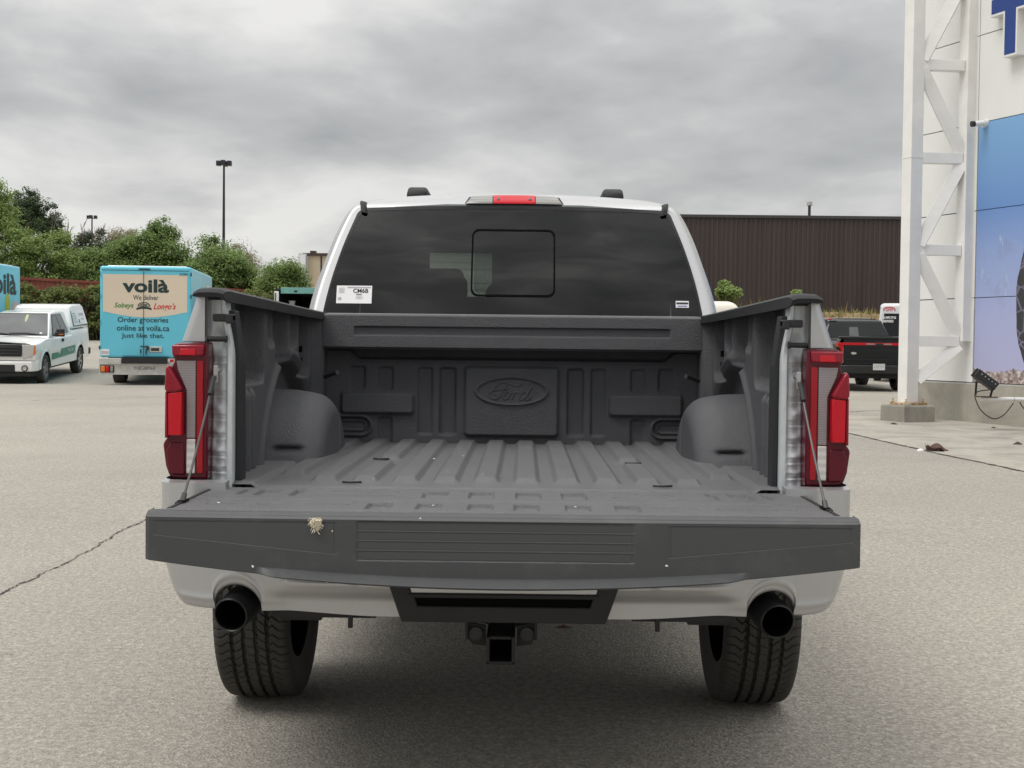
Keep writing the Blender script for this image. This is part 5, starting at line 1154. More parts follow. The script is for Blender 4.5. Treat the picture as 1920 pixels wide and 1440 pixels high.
MT['beige_white'] = plain('cream_vehicle_paint', (.70, .66, .58), .35, 0, .5, var=.04)
vans()

# ================================================================== BUILDINGS
def showroom():
    W0 = Vector((7.1, 23.1, 0)); d = Vector((.41, -1, 0)).normalized(); n = Vector((d.y, -d.x, 0))      # n points to the camera side
    if n.x > 0: n = -n
    wp = MT['panel_white']; zb = float(gz(7.3, 22.5)); s0, s1 = -.70, 15.0; H_ = 13.0
    t = thing('showroom_building', 'white panelled building with blue letter sign and mural at the right edge', 'building', tuple(W0 + Vector((0, 0, zb))), world=True)
    def q4(s_a, s_b, z0, z1, off, th=.04):
        a = W0 + d * s_a + n * off; b = W0 + d * s_b + n * off; q = [a + Vector((0, 0, z0)), b + Vector((0, 0, z0)), b + Vector((0, 0, z1)), a + Vector((0, 0, z1))]
        return [tuple(v) for v in q + [v - n * th for v in q]], [(0, 1, 2, 3), (4, 7, 6, 5), (0, 4, 5, 1), (1, 5, 6, 2), (2, 6, 7, 3), (3, 7, 4, 0)]
    core = MB(); back = -n * 9.0
    a = W0 + d * (s0 + .03); b = W0 + d * s1
    core.prz([(a.x, a.y), (b.x, b.y), ((b + back).x, (b + back).y), ((a + back).x, (a + back).y)], zb - .2, H_); core.build('wall_core', MT['joint_dark'], t, smooth=False)
    seams = [.775, 2.17, 3.60, 5.03, 6.46, 7.89, 9.3, 10.7, 12.1, H_]; pn = MB()
    sj = 1.10
    for i in range(len(seams) - 1):
        for (sa, sb) in ((s0, sj - .008), (sj + .008, s1)):
            if sb > 1.2 and seams[i] < 5.0: continue
            pn.add(*q4(sa, sb, seams[i] + .008, seams[i + 1] - .008, .045))
    # short return on the far corner
    for i in range(len(seams) - 1):
        a = W0 + d * s0; e1 = a - n * 9.0
        pn.add([tuple(a + Vector((0, 0, seams[i] + .008))), tuple(e1 + Vector((0, 0, seams[i] + .008))), tuple(e1 + Vector((0, 0, seams[i + 1] - .008))), tuple(a + Vector((0, 0, seams[i + 1] - .008)))], [(0, 1, 2, 3)])
    pn.build('wall_panel', wp, t, smooth=False)
    st = MB(); st.add(*q4(sj - .14, sj - .012, .78, 2.0, .052)); st.build('corner_trim', wp, t, smooth=False)
    pl = MB(); pl.add(*q4(s0 - .02, s1, zb - .3, .740, .10, .3)); pl.build('plinth', MT['concrete'], t, smooth=False)
    pl = MB(); pl.add(*q4(s0 - .02, s1, .742, .768, .085, .08)); pl.build('flashing', MT['alu'], t, smooth=False)
    m = empty_part('mural', t)
    pm = MB()
    for i in range(3): pm.add(*q4(sj + .02, s1 - 4, seams[i] + .006, seams[i + 1] - .006, .047))
    pm.build('mural_panel', MT['mural'], m, smooth=False)
    # printed tyre silhouette: a thick flat disc layer of the print
    ty = MB(); cs = 2.66; A = np.linspace(0, 2 * math.pi, 61); cz = 2.05
    pts = []
    for k, a_ in enumerate(A[:-1]):
        r = 1.0 + (.025 if (k // 3) % 2 else 0); p = W0 + d * (cs + r * math.cos(a_) * .6) + n * .0495 + Vector((0, 0, cz + r * math.sin(a_) * 1.27)); pts.append(tuple(p))
    ty.add(pts, [tuple(range(60))]); ty.build('tyre_print', MT['tyre_print'], m, smooth=False)
    lt = empty_part('letter_sign', t)
    ss = 1.98; zt = 7.12
    zT0, zT1 = 5.94, 6.94
    def tee(off, th, gr, nm, mat):
        q = MB(); w_ = .46 + gr; bh = .30 + gr * 2
        poly = [(ss - w_, zT1 + gr), (ss + w_, zT1 + gr), (ss + w_, zT1 - .30 - gr), (ss + .155 + gr, zT1 - .30 - gr), (ss + .155 + gr, zT0 - gr), (ss - .155 - gr, zT0 - gr), (ss - .155 - gr, zT1 - .30 - gr), (ss - w_, zT1 - .30 - gr)]
        f = lambda o: (lambda p: tuple(W0 + d * p[0] + n * o + Vector((0, 0, p[1]))))
        q.prism(poly, f(off), f(off - th)); return q.build(nm, mat, lt, smooth=False)
    tee(.22, .17, .0, 'letter_return', MT['white_sign']); tee(.223, .002, -.035, 'letter_face', MT['sign_blue'])
    # bullet camera, floodlight on its arm
    c = thing('security_camera', 'small white bullet camera on the white wall above the mural corner', 'camera', tuple(W0 + d * 1.28 + n * .05 + Vector((0, 0, 5.0))), world=True)
    o = W0 + d * 1.28 + n * .05 + Vector((0, 0, 5.0)); q = MB(); q.tube([o - n * .02, o + n * .05], .065, 16); q.tube([o + n * .04, o + n * .10 + Vector((-.04, 0, -.01))], .02, 8); q.build('mount', MT['white_sign'], c)
    q = MB(); e = o + n * .12 + Vector((.06, 0, 0)); q.tube([e, e + Vector((-.16, -.03, -.02))], [.045, .045], 14); q.build('camera_body', MT['white_sign'], c); q = MB(); q.tube([e + Vector((-.155, -.029, -.019)), e + Vector((-.21, -.04, -.026))], [.047, .047], 14); q.build('camera_lens', MT['ink'], c)
showroom_pre = None
MT['panel_white'] = plain('white_metal_panel', (.77, .775, .75), .45, var=.03, scale=.8)
MT['joint_dark'] = plain('dark_panel_joint', (.06, .06, .06), .8)
MT['white_sign'] = plain('white_sign_metal', (.74, .74, .72), .4, var=.03)
MT['sign_blue'] = plain('deep_blue_acrylic', (.016, .05, .23), .3, var=.05)
def mural():
    m = Mat('mural_print'); v = m.co(); t = m.n('ShaderNodeTexCoord'); sp_ = m.n('ShaderNodeSeparateXYZ'); m.l(t.outputs['Object'], sp_.inputs[0])
    z = m.math('DIVIDE', sp_.outputs[2], 5.0)
    base = m.ramp(z, [(.12, (.44, .43, .63)), (.34, (.38, .42, .65)), (.55, (.27, .36, .62)), (.70, (.14, .27, .57)), (.98, (.20, .40, .66))])
    leaf = m.noise(m.co('Object', (1.4, 1.4, 1.0)), 2.0, 6, .75, .6); band = m.ramp(z, [(.30, (0, 0, 0)), (.42, (.7, .7, .7)), (.60, (.8, .8, .8)), (.66, (0, 0, 0))])
    lm = m.math('MULTIPLY', m.ramp(leaf, [(.56, (0, 0, 0)), (.60, (1, 1, 1))]), band)
    c = m.mix(m.math('MULTIPLY', lm, .35), base, (.22, .24, .38))
    sh = m.noise(m.co('Object', (5, 5, 1.6)), 2.4, 5, .7, .6); c = m.mix(m.math('MULTIPLY', m.ramp(sh, [(.60, (0, 0, 0)), (.66, (1, 1, 1))]), m.math('MULTIPLY', band, .45)), c, (.70, .72, .78))
    rk = m.n('ShaderNodeTexVoronoi', feature='F1'); rk.inputs['Scale'].default_value = 22; m.l(v, rk.inputs['Vector'])
    rc = m.ramp(rk.outputs['Color'], [(0, (.08, .05, .055)), (.5, (.34, .27, .25)), (1, (.66, .60, .57))])
    edge = m.math('ADD', m.math('MULTIPLY', m.noise(v, 3, 5, .7), .08), .135)
    return_c = m.mix(m.math('LESS_THAN', z, edge), c, rc); m.set(color=return_c, rough=.4); return m.m
MT['mural'] = mural()
def tyrep():
    m = Mat('tyre_print'); v = m.co(); w_ = m.n('ShaderNodeTexVoronoi', feature='DISTANCE_TO_EDGE'); w_.inputs['Scale'].default_value = 4; m.l(v, w_.inputs['Vector'])
    m.set(color=m.ramp(w_.outputs['Distance'], [(.02, (.17, .15, .22)), (.06, (.035, .035, .04))]), rough=.5); return m.m
MT['tyre_print'] = tyrep()
showroom()

def tower():
    C = Vector((6.42, 22.1, 0)); D = Vector((7.345, 22.19, 0)); zb = float(gz(C.x, C.y)); ax = math.radians(-22)
    rot = Matrix.Rotation(math.radians(22), 3, 'Z')
    q = MB(); hb = .26; q.box((C.x, C.y, zb + hb / 2 - .03), (.62, .62, hb + .06), rot); q.box((C.x, C.y, zb + hb - .01), (.60, .60, .05), rot)
    tagit(q.build('concrete_block', MT['concrete'], None, bevel=.012, smooth=False), 'weathered concrete footing under the white steel tower', 'concrete block')
    t = thing('steel_tower', 'tall white steel lattice tower standing before the white building', 'tower', (C.x, C.y, zb + hb), world=True)
    wm = MT['tower_white']; zt = zb + hb + .015
    q = MB(); q.box((C.x, C.y, zt + .02), (.44, .44, .03), rot); pl = q.build('base_plate', MT['rusty_plate'], t, smooth=False)
    q = MB()
    for a, b_ in ((-.17, -.17), (.17, -.17), (.17, .17), (-.17, .17)): p = rot @ Vector((a, b_, 0)); q.tube([(C.x + p.x, C.y + p.y, zt + .02), (C.x + p.x, C.y + p.y, zt + .10)], .014, 8); q.tube([(C.x + p.x, C.y + p.y, zt + .035), (C.x + p.x, C.y + p.y, zt + .06)], .028, 6)
    q.build('anchor_bolt', MT['rusty_plate'], pl)
    q = MB(); q.box((C.x, C.y, 6.6), (.235, .235, 13.2 - 2 * (zt + .035)), rot); q.v = [(x, y, max(z, zt + .035)) for x, y, z in q.v]; q.build('post', wm, t, smooth=False, bevel=.008)
    q = MB(); q.box((C.x, C.y, 4.46), (.245, .245, .02), rot); q.build('splice_band', wm, t, smooth=False)
    q = MB(); q.box((D.x, D.y, 7.35), (.215, .215, 11.8), rot); q.build('post', wm, t, smooth=False, bevel=.008)
    u = (D - C).normalized(); hs = [1.45, 2.95, 4.46, 5.98, 7.49, 9.0, 10.5, 12.0]
    for z in hs:
        q = MB(); q.beam(C + u * .14 + Vector((0, 0, z)), D - u * .10 + Vector((0, 0, z)), .16, .175); q.build('crossbar', wm, t, smooth=False, bevel=.006)
    for i in range(-1, len(hs) - 1):
        z0 = .80 if i < 0 else hs[i] + .07; z1 = hs[0] - .07 if i < 0 else hs[i + 1] - .07; up = (i % 2 == 1)
        a, b_ = (C + u * .13, D - u * .09)
        if up: p0, p1 = a + Vector((0, 0, z0)), b_ + Vector((0, 0, z1))
        else: p0, p1 = a + Vector((0, 0, z1)), b_ + Vector((0, 0, z0))
        q = MB(); q.beam(p0, p1, .10, .11, up=(0.2, -1, 0)) if False else q.beam(p0, p1, .20, .16, up=(-.3, -1, .0)); q.build('diagonal_brace', wm, t, smooth=False, bevel=.006)
    # floodlight
    f = thing('floodlight', 'black floodlight on a white arm shining at the mural', 'floodlight', tuple(P(1845, 748, 20.2)), world=True)
    A = P(1838, 748, 20.2); q = MB(); q.tube([A, A + Vector((1.55, .0, .0))], .032, 12); ar = q.build('arm', MT['white_sign'], f); q = MB(); q.box(A + Vector((.08, 0, .03)), (.36, .07, .012)); q.build('mount_plate', MT['rusty_plate'], ar)
    q = MB(); q.tube([A + Vector((.50, 0, 0)), A + Vector((.515, 0, 0))], .036, 12); q.build('clip', MT['alu'], ar)
    Hc = P(1848, 713, 20.2); rt = Matrix.Rotation(R(38), 3, 'Y') @ Matrix.Rotation(R(-14), 3, 'Z')
    q = MB(); q.box(Hc, (.37, .24, .13), rt); hs_ = q.build('lamp_housing', MT['black_plastic'], f, bevel=.015, smooth=False)
    q = MB()
    for k in range(7): q.box(Hc + rt @ Vector((-.186 - .012, -.10 + k * .033, 0)), (.03, .012, .11), rt)
    for k in range(5): q.box(Hc + rt @ Vector((-.15 + k * .07, -.122, .0)), (.012, .01, .10), rt)
    q.build('cooling_fin', MT['dark'], hs_, smooth=False)
    q = MB()
    for k in range(5): pz = Hc + rt @ Vector((-.10 + k * .06, -.121, .02)); q.lathe([(-.006, 0), (-.006, .011), (.004, .011)], pz, 'y', 8)
    q.build('housing_screw', MT['zinc'], hs_)
    q = MB()
    for uu, vv, ub, vb in ((1831, 715, 1829, 741), (1863, 722, 1857, 743)):
        a = P(uu, vv, 20.06); b_ = P(ub, vb, 20.12); q.beam(a, b_, .03, .012, up=(0, 1, 0))
    q.beam(P(1828, 743, 20.12), P(1858, 744, 20.12), .05, .012); q.build('bracket', MT['dark'], f, smooth=False)
    q = MB(); cp = bez([(1855, 731), (1838, 733), (1829, 738), (1829, 748), (1840, 770), (1862, 785), (1882, 778), (1900, 756)], 6); q.tube([P(a, b_, 20.1) for a, b_ in cp], .008, 8)
    cp = bez([(1912, 754), (1920, 766), (1935, 780), (1960, 786), (1990, 770)], 6); q.tube([P(a, b_, 20.1) for a, b_ in cp], .008, 8); q.build('cord', MT['black_plastic'], f)
MT['tower_white'] = plain('white_painted_steel', (.80, .79, .76), .42, var=.06, scale=2.5)
def rp():
    m = Mat('rusty_plate'); v = m.co(); m.set(color=m.ramp(m.noise(v, 9, 5, .7), [(.40, (.62, .56, .44)), (.52, (.40, .26, .12)), (.64, (.17, .075, .035))]), rough=.8); return m.m
MT['rusty_plate'] = rp()
tower()

def debris():
    lf = plain('dry_brown_leaf', (.085, .038, .030), .7, var=.3, scale=14); c = G(1757, 846)
    X, Y = np.meshgrid(np.linspace(-1, 1, 24), np.linspace(-1, 1, 16)); rg = np.random.default_rng(8)
    wv = (1 - .6 * np.abs(X) ** 1.7); Z = .035 + .030 * np.sin(X * 4 + 1) + .035 * np.sin(Y * 3 + X * 2) - .02 * X
    Z = np.maximum(Z, .004)
    q = MB(); q.grid(c.x + X * .13, c.y + Y * wv * .12, c.z + Z); o = q.build('fallen_leaf', lf, None, recalc=False); sdf = o.modifiers.new('t', 'SOLIDIFY'); sdf.thickness = .003
    tagit(o, 'crumpled dark brown leaf lying by the pavement joint', 'leaf')
    c = G(1726, 846); q = MB(); q.lathe([(0, .03), (.015, .028), (.03, .012), (.032, 0)], c, 'z', 9); q.v = [(c.x + (x - c.x) * (1.3 + .3 * math.sin(9 * y)), y, z) for x, y, z in q.v]; tagit(q.build('pebble', MT['white_sticker'], None), 'small white pebble beside the brown leaf', 'pebble')
    for (u, v, r, lab) in ((1863, 803, .03, 'small dark stone near the plinth under the floodlight'), (1908, 834, .045, 'flat grey dirt clod near the right picture edge'), (1676, 796, .04, 'low dirt clod in front of the concrete footing')):
        c = G(u, v); q = MB(); q.lathe([(0, r * 1.1), (r * .3, r), (r * .6, r * .55), (r * .7, 0)], c, 'z', 11); rg = np.random.default_rng(int(u)); q.v = [(c.x + (x - c.x) * (.7 + .9 * rg.random()), c.y + (y - c.y) * (.7 + .6 * rg.random()), c.z + (z - c.z) * (.5 + rg.random())) for x, y, z in q.v]
        tagit(q.build('stone', plain('dark_dirt', (.06, .052, .042), .9, var=.4, scale=20), None), lab, 'stone')
    c = G(1057, 1178); q = MB(); q.add([(c.x - .035, c.y, c.z + .005), (c.x, c.y - .02, c.z + .008), (c.x + .035, c.y, c.z + .006), (c.x, c.y + .02, c.z + .012)], [(0, 1, 2, 3)]); sdf = q.build('fallen_leaf', plain('red_leaf', (.14, .05, .035), .7), None)
    m_ = sdf.modifiers.new('t', 'SOLIDIFY'); m_.thickness = .002; tagit(sdf, 'small reddish leaf on the asphalt beneath the silver pickup', 'leaf')
debris()

def warehouse():
    Yw = 56.0; x0 = P(1180, 500, Yw).x; x1 = P(1790, 500, Yw).x; z0 = 2.0; z1 = P(1480, 404, Yw).z
    t = thing('warehouse', 'long dark brown corrugated metal warehouse with flat roof', 'building', ((x0 + x1) / 2, Yw, z0), world=True)
    n = int((x1 - x0) / .20); xs_ = []; ys_ = []
    for i in range(n):
        a = x0 + i * .20
        xs_ += [a, a + .09, a + .11, a + .18]; ys_ += [Yw, Yw, Yw + .028, Yw + .028]
    q = MB(); q.grid(np.array([xs_, xs_]), np.array([ys_, ys_]), np.array([[z0] * len(xs_), [z1 - .12] * len(xs_)])); q.build('corrugated_wall', MT['brown_metal'], t, smooth=False, recalc=False)
    q = MB(); q.box(((x0 + x1) / 2, Yw + 8, (z0 + z1) / 2), (x1 - x0 - .1, 15.8, z1 - z0 - .2)); q.build('shell', MT['brown_metal'], t, smooth=False)
    q = MB(); q.box(((x0 + x1) / 2, Yw + .05, z1 - .06), (x1 - x0 + .1, .25, .12)); q.build('roof_flashing', plain('dark_grey_flashing', (.05, .05, .05), .5), t, smooth=False)
    p = P(1517.5, 400, Yw + 2); v_ = empty_part('vent_pipe', t); q = MB(); q.tube([(p.x, Yw + 2, z1 - .3), (p.x, Yw + 2, P(1517, 384, Yw + 2).z)], .06, 12); q.build('pipe', MT['steel'], v_); q = MB(); zc = P(1517, 378.5, Yw + 2).z; q.tube([(p.x, Yw + 2, zc - .16), (p.x, Yw + 2, zc)], .12, 14); q.build('cap', MT['alu'], v_)
    X, Y = np.meshgrid(np.linspace(1.0, 34, 90), np.linspace(45.5, 58, 40)); rg = np.random.default_rng(2)
    top = P(1620, 586, 50).z - .05; Z = gz(X, Y) - .03 + (top - .3) * sst(46, 49.6, Y) + rg.normal(0, .03, X.shape) * sst(46, 47, Y)
    q = MB(); q.grid(X, Y, Z); tagit(q.build('dirt_bank', MT['bank'], None, recalc=False), kind='structure')
    # straw-coloured grass on the bank
    rg = np.random.default_rng(21); b = MB(); N_ = 5000; gx = rg.uniform(2, 22, N_); gy = rg.uniform(46.4, 50.5, N_); h_ = rg.gamma(3, .05, N_) * (1 + .9 * (np.sin(gx * 1.7) + np.sin(gx * .9 + 1) > .9))
    zz_ = gz(gx, gy) - .05 + (top - .3) * sst(46, 49.6, gy); vv = []; ff = []
    for i in range(N_):
        a = rg.uniform(0, 3.14); dx, dy = .03 * math.cos(a), .03 * math.sin(a); lx_ = rg.normal(0, .08)
        vv += [(gx[i] - dx, gy[i] - dy, zz_[i]), (gx[i] + dx, gy[i] + dy, zz_[i]), (gx[i] + lx_, gy[i] + rg.normal(0, .05), zz_[i] + h_[i])]; ff.append((3 * i, 3 * i + 1, 3 * i + 2))
    b.add(vv, ff); tagit(b.build('dry_grass', MT['grass'], None, smooth=False, recalc=False), kind='stuff')
def brownm():
    m = Mat('brown_cladding'); v = m.co(); st = m.noise(m.co('Object', (3, 3, .12)), 1.2, 6, .7); m.set(color=m.ramp(st, [(.3, (.044, .033, .031)), (.7, (.062, .048, .045))]), rough=.5); return m.m
MT['brown_metal'] = brownm()
def bankm():
    m = Mat('dry_bank'); v = m.co(); m.set(color=m.ramp(m.noise(v, 1.6, 6, .7), [(.3, (.13, .085, .045)), (.55, (.22, .15, .075)), (.7, (.16, .15, .06))]), rough=.95); return m.m
MT['bank'] = bankm()
def grassm():
    m = Mat('dry_grass'); v = m.co(); m.set(color=m.ramp(m.noise(v, .9, 3, .6), [(.35, (.30, .21, .09)), (.5, (.24, .20, .07)), (.62, (.16, .18, .04))]), rough=.8); return m.m
MT['grass'] = grassm()
warehouse()

def far_buildings():
    Yb = 110.0; x0 = P(577, 500, Yb).x; x1 = P(760, 500, Yb).x; z1 = P(590, 479, Yb).z; zb = 1.2
    t = thing('beige_building', 'tall beige building with a white sign box beyond the trees', 'building', ((x0 + x1) / 2, Yb, zb), world=True)
    q = MB(); q.box(((x0 + x1) / 2, Yb + 5, (zb + z1) / 2), (x1 - x0, 10, z1 - zb)); q.build('wall', plain('beige_render', (.52, .435, .31), .8, var=.05, scale=.3), t, smooth=False)
    q = MB(); xs_ = P(602.5, 480, Yb).x; q.box((xs_, Yb - .02, (zb + z1) / 2 + .5), (.12, .06, z1 - zb - 1)); q.build('downpipe', MT['steel'], t, smooth=False)
    a = P(581, 470, Yb).x; b = P(591, 470, Yb).x; zt = P(586, 470, Yb).z
    q = MB(); q.box(((a + b) / 2, Yb + .5, (z1 + zt) / 2), (b - a, .8, zt - z1)); q.box(((b + x1) / 2 - 1, Yb + .1, z1 + .08), (x1 - b, .5, .22)); q.build('roof_unit', plain('dark_brown_metal', (.055, .035, .03), .6), t, smooth=False)
    a = P(562.5, 500, Yb).x; zs0, zs1 = P(570, 529, Yb).z, P(570, 476, Yb).z
    q = MB(); q.box(((a + x0) / 2 - .03, Yb - .2, (zs0 + zs1) / 2), (x0 - a, .6, zs1 - zs0)); sb = q.build('sign_box', plain('grey_sign_frame', (.42, .43, .44), .5), t, smooth=False)
    q = MB(); q.box(((a + x0) / 2 - .03, Yb - .52, (zs0 + zs1) / 2), (x0 - a - .14, .04, zs1 - zs0 - .16)); q.build('sign_face', plain('white_sign_face', (.76, .77, .80), .5), sb, smooth=False)
    # pale clad building straight ahead, glimpsed through the cab glass
    Yb = 62.0; x0 = P(806, 500, Yb).x; x1 = P(985, 500, Yb).x; z1 = P(830, 466, Yb).z; zb = .3
    t = thing('clad_building', 'pale clad building seen through the rear window of the silver pickup', 'building', ((x0 + x1) / 2, Yb, zb), world=True)
    q = MB(); n = int((z1 - zb) / .32)
    for i in range(n): z = zb + i * .32; q.add([(x0, Yb, z), (x1, Yb, z), (x1, Yb + .03, z + .315), (x0, Yb + .03, z + .315)], [(0, 1, 2, 3)])
    q.box(((x0 + x1) / 2, Yb + 4.1, (z1 + zb) / 2), (x1 - x0, 8, z1 - zb)); q.build('wall', plain('pale_green_cladding', (.62, .68, .60), .7, var=.05), t, smooth=False); q = MB(); q.box(((x0 + x1) / 2, Yb + 4, z1 + .12), (x1 - x0 + .6, 8.6, .24)); q.build('roof', plain('pale_roof_edge', (.6, .62, .6), .6), t, smooth=False)
far_buildings()

def containers():
    A = P(36, 517, 62); B = P(520, 543, 76); d = (B - A); d.z = 0; Ln = d.length; u = d.normalized(); nrm = Vector((u.y, -u.x, 0))
    L1 = 12.2; tot = -7.5; k = 0
    labs = ['rust red shipping container, leftmost of the row beyond the hedge', 'rust red shipping container behind the aqua delivery truck', 'rust red shipping container at the right end of the row beside the open box truck']
    proto = None
    for k in range(3):
        o = Vector((A.x, A.y, 0)) + u * (tot + k * (L1 + .12)); s_mid = tot + k * (L1 + .12) + L1 / 2
        t = thing('shipping_container', labs[k], 'shipping container', (o.x, o.y, 1.36 + .0), math.atan2(u.y, u.x), 'rust red shipping containers') if k == 0 else None
        if k == 0:
            n = int(L1 / .28); xs_, ys_ = [], []
            for i in range(n): a = .12 + i * .28; xs_ += [a, a + .07, a + .14, a + .21]; ys_ += [0, .04, .04, 0]
            q = MB(); q.grid(np.array([xs_, xs_]), np.array([ys_, ys_]), np.array([[.12] * len(xs_), [2.72] * len(xs_)])); q.box((L1 / 2, 1.24, 1.42), (L1 - .1, 2.3, 2.6)); q.build('corrugated_wall', MT['rust'], t, smooth=False, recalc=False)
            q = MB(); q.box((L1 / 2, -.02, 2.78), (L1, .12, .12)); q.box((L1 / 2, -.02, .06), (L1, .12, .14)); q.box((L1 / 2, 1.2, 2.80), (L1, 2.4, .06)); q.box((.07, 0, 1.42), (.14, .1, 2.6)); q.box((L1 - .07, 0, 1.42), (.14, .1, 2.6)); q.build('frame', MT['rust'], t, smooth=False)
            proto = t
        else:
            t = dup(proto); t.location = (o.x, o.y, 1.36); t['label'] = labs[k]
def rustm():
    m = Mat('rust_red_paint'); v = m.co(); m.set(color=m.ramp(m.noise(v, .8, 7, .7), [(.3, (.16, .043, .026)), (.6, (.24, .070, .045)), (.75, (.15, .056, .038))]), rough=.75); return m.m
MT['rust'] = rustm()
containers()

# ================================================================== LAMP POSTS, TREES, HEDGES
def lamp_post(Y, u, vtop, vbase, heads, label, sc):
    p = P(u, vtop, Y); zg = float(gz(p.x, Y)); h = p.z - zg
    t = thing('lamp_post', label, 'lamp post', (p.x, Y, zg)); q = MB(); q.tube([(0, 0, 0), (0, 0, h * .5), (0, 0, h - .15)], [.11 * sc, .09 * sc, .06 * sc], 12); q.build('pole', MT['pole'], t)
    q = MB(); q.tube([(-.28 * sc, 0, h - .2 * sc), (.28 * sc, 0, h - .2 * sc)], .04 * sc, 8); q.tube([(0, -.28 * sc, h - .2 * sc), (0, .28 * sc, h - .2 * sc)], .04 * sc, 8); q.build('crossarm', MT['pole'], t)
    for dx, dy in heads:
        l = empty_part('lamp_head', t); q = MB(); q.box((dx * sc, dy * sc, h - .10 * sc), (.26 * sc, .34 * sc, .30 * sc)); q.build('housing', MT['pole'], l, bevel=.03 * sc); q = MB(); q.box((dx * sc, dy * sc, h - .255 * sc), (.2 * sc, .26 * sc, .02)); q.build('lens', MT['white_lens'], l, smooth=False)
MT['pole'] = plain('dark_bronze_pole', (.035, .032, .045), .5, .3)
lamp_post(80, 420, 303, 640, ((-.32, 0), (.32, 0), (.02, -.3), (.02, .3)), 'tall dark lamp post with clustered heads rising behind the trees', 1.0)
lamp_post(150, 172.5, 405, 640, ((-.32, 0), (.32, 0), (0, -.3)), 'distant lamp post beside the bare tree', 1.25)

def leafm(name, a, b, c):
    m = Mat(name); v = m.co(); n = m.noise(v, 1.1, 4, .6); n2 = m.noise(v, 7, 2, .6)
    col = m.mix(m.math('MULTIPLY', n2, .5), m.ramp(n, [(.34, a), (.5, b), (.68, c)]), b); m.set(color=col, rough=.6, spec=.25)
    tr = m.n('ShaderNodeBsdfTranslucent'); m.l(col, tr.inputs[0]); mx_ = m.n('ShaderNodeMixShader'); mx_.inputs[0].default_value = .4
    m.l(m.b.outputs[0], mx_.inputs[1]); m.l(tr.outputs[0], mx_.inputs[2]); m.l(mx_.outputs[0], m.t.nodes['Material Output'].inputs['Surface']); return m.m
MT['leaf_mid'] = leafm('mid_green_leaves', (.115, .185, .055), (.185, .27, .085), (.28, .37, .13))
MT['leaf_light'] = leafm('light_green_leaves', (.15, .22, .065), (.235, .32, .10), (.33, .42, .15))
MT['leaf_dark'] = leafm('dark_green_needles', (.048, .075, .033), (.074, .108, .048), (.115, .155, .066))
MT['leaf_pale'] = leafm('pale_budding_leaves', (.20, .185, .10), (.27, .245, .15), (.33, .30, .20))
MT['leaf_hedge'] = leafm('hedge_leaves', (.07, .085, .035), (.13, .16, .045), (.23, .28, .075))
MT['bark'] = plain('grey_brown_bark', (.085, .070, .055), .9, var=.3, scale=8)
MT['twig'] = plain('brown_twigs', (.060, .048, .036), .9, var=.3)

def leaf_cloud(blobs, n_leaves, size, rg, clump=.45, shell=.62, n_clumps=None, squash=1.0):
    """blobs: (x,y,z,rx,ry,rz). small leaf quads gathered into clumps through the crown"""
    vol = np.array([b[3] * b[4] * b[5] for b in blobs]); pr = vol ** .8 / np.sum(vol ** .8); B = np.array(blobs)
    nc = n_clumps or max(20, n_leaves // 95); k = rg.choice(len(blobs), nc, p=pr); d = rg.normal(size=(nc, 3)); d /= np.linalg.norm(d, axis=1)[:, None]
    r = shell + (1.04 - shell) * rg.random(nc) ** .7; C = B[k, :3] + d * r[:, None] * B[k, 3:]
    cr = clump * (.5 + rg.random(nc)); j = rg.integers(0, nc, n_leaves); L_ = rg.normal(size=(n_leaves, 3)); L_ /= np.linalg.norm(L_, axis=1)[:, None]
    pos = C[j] + L_ * (rg.random(n_leaves) ** .5 * cr[j])[:, None] * np.array([1, 1, .75 * squash])
    s = size * (.6 + .8 * rg.random(n_leaves)); nr = L_ * .6 + rg.normal(size=(n_leaves, 3)) * .5 + np.array([0, -.15, .8]); nr /= np.linalg.norm(nr, axis=1)[:, None]
    t = np.cross(nr, rg.normal(size=(n_leaves, 3))); t /= np.linalg.norm(t, axis=1)[:, None]; b = np.cross(nr, t)
    v = np.stack([pos - t * s[:, None], pos - b * (s * .5)[:, None], pos + t * s[:, None], pos + b * (s * .5)[:, None]], 1).reshape(-1, 3)
    f = np.arange(n_leaves * 4).reshape(-1, 4)
    me = bpy.data.meshes.new('foliage'); me.vertices.add(len(v)); me.vertices.foreach_set('co', v.astype(np.float32).ravel()); me.loops.add(n_leaves * 4); me.polygons.add(n_leaves)
    me.loops.foreach_set('vertex_index', f.astype(np.int32).ravel()); me.polygons.foreach_set('loop_start', (np.arange(n_leaves) * 4).astype(np.int32)); me.update(calc_edges=True); return me, C
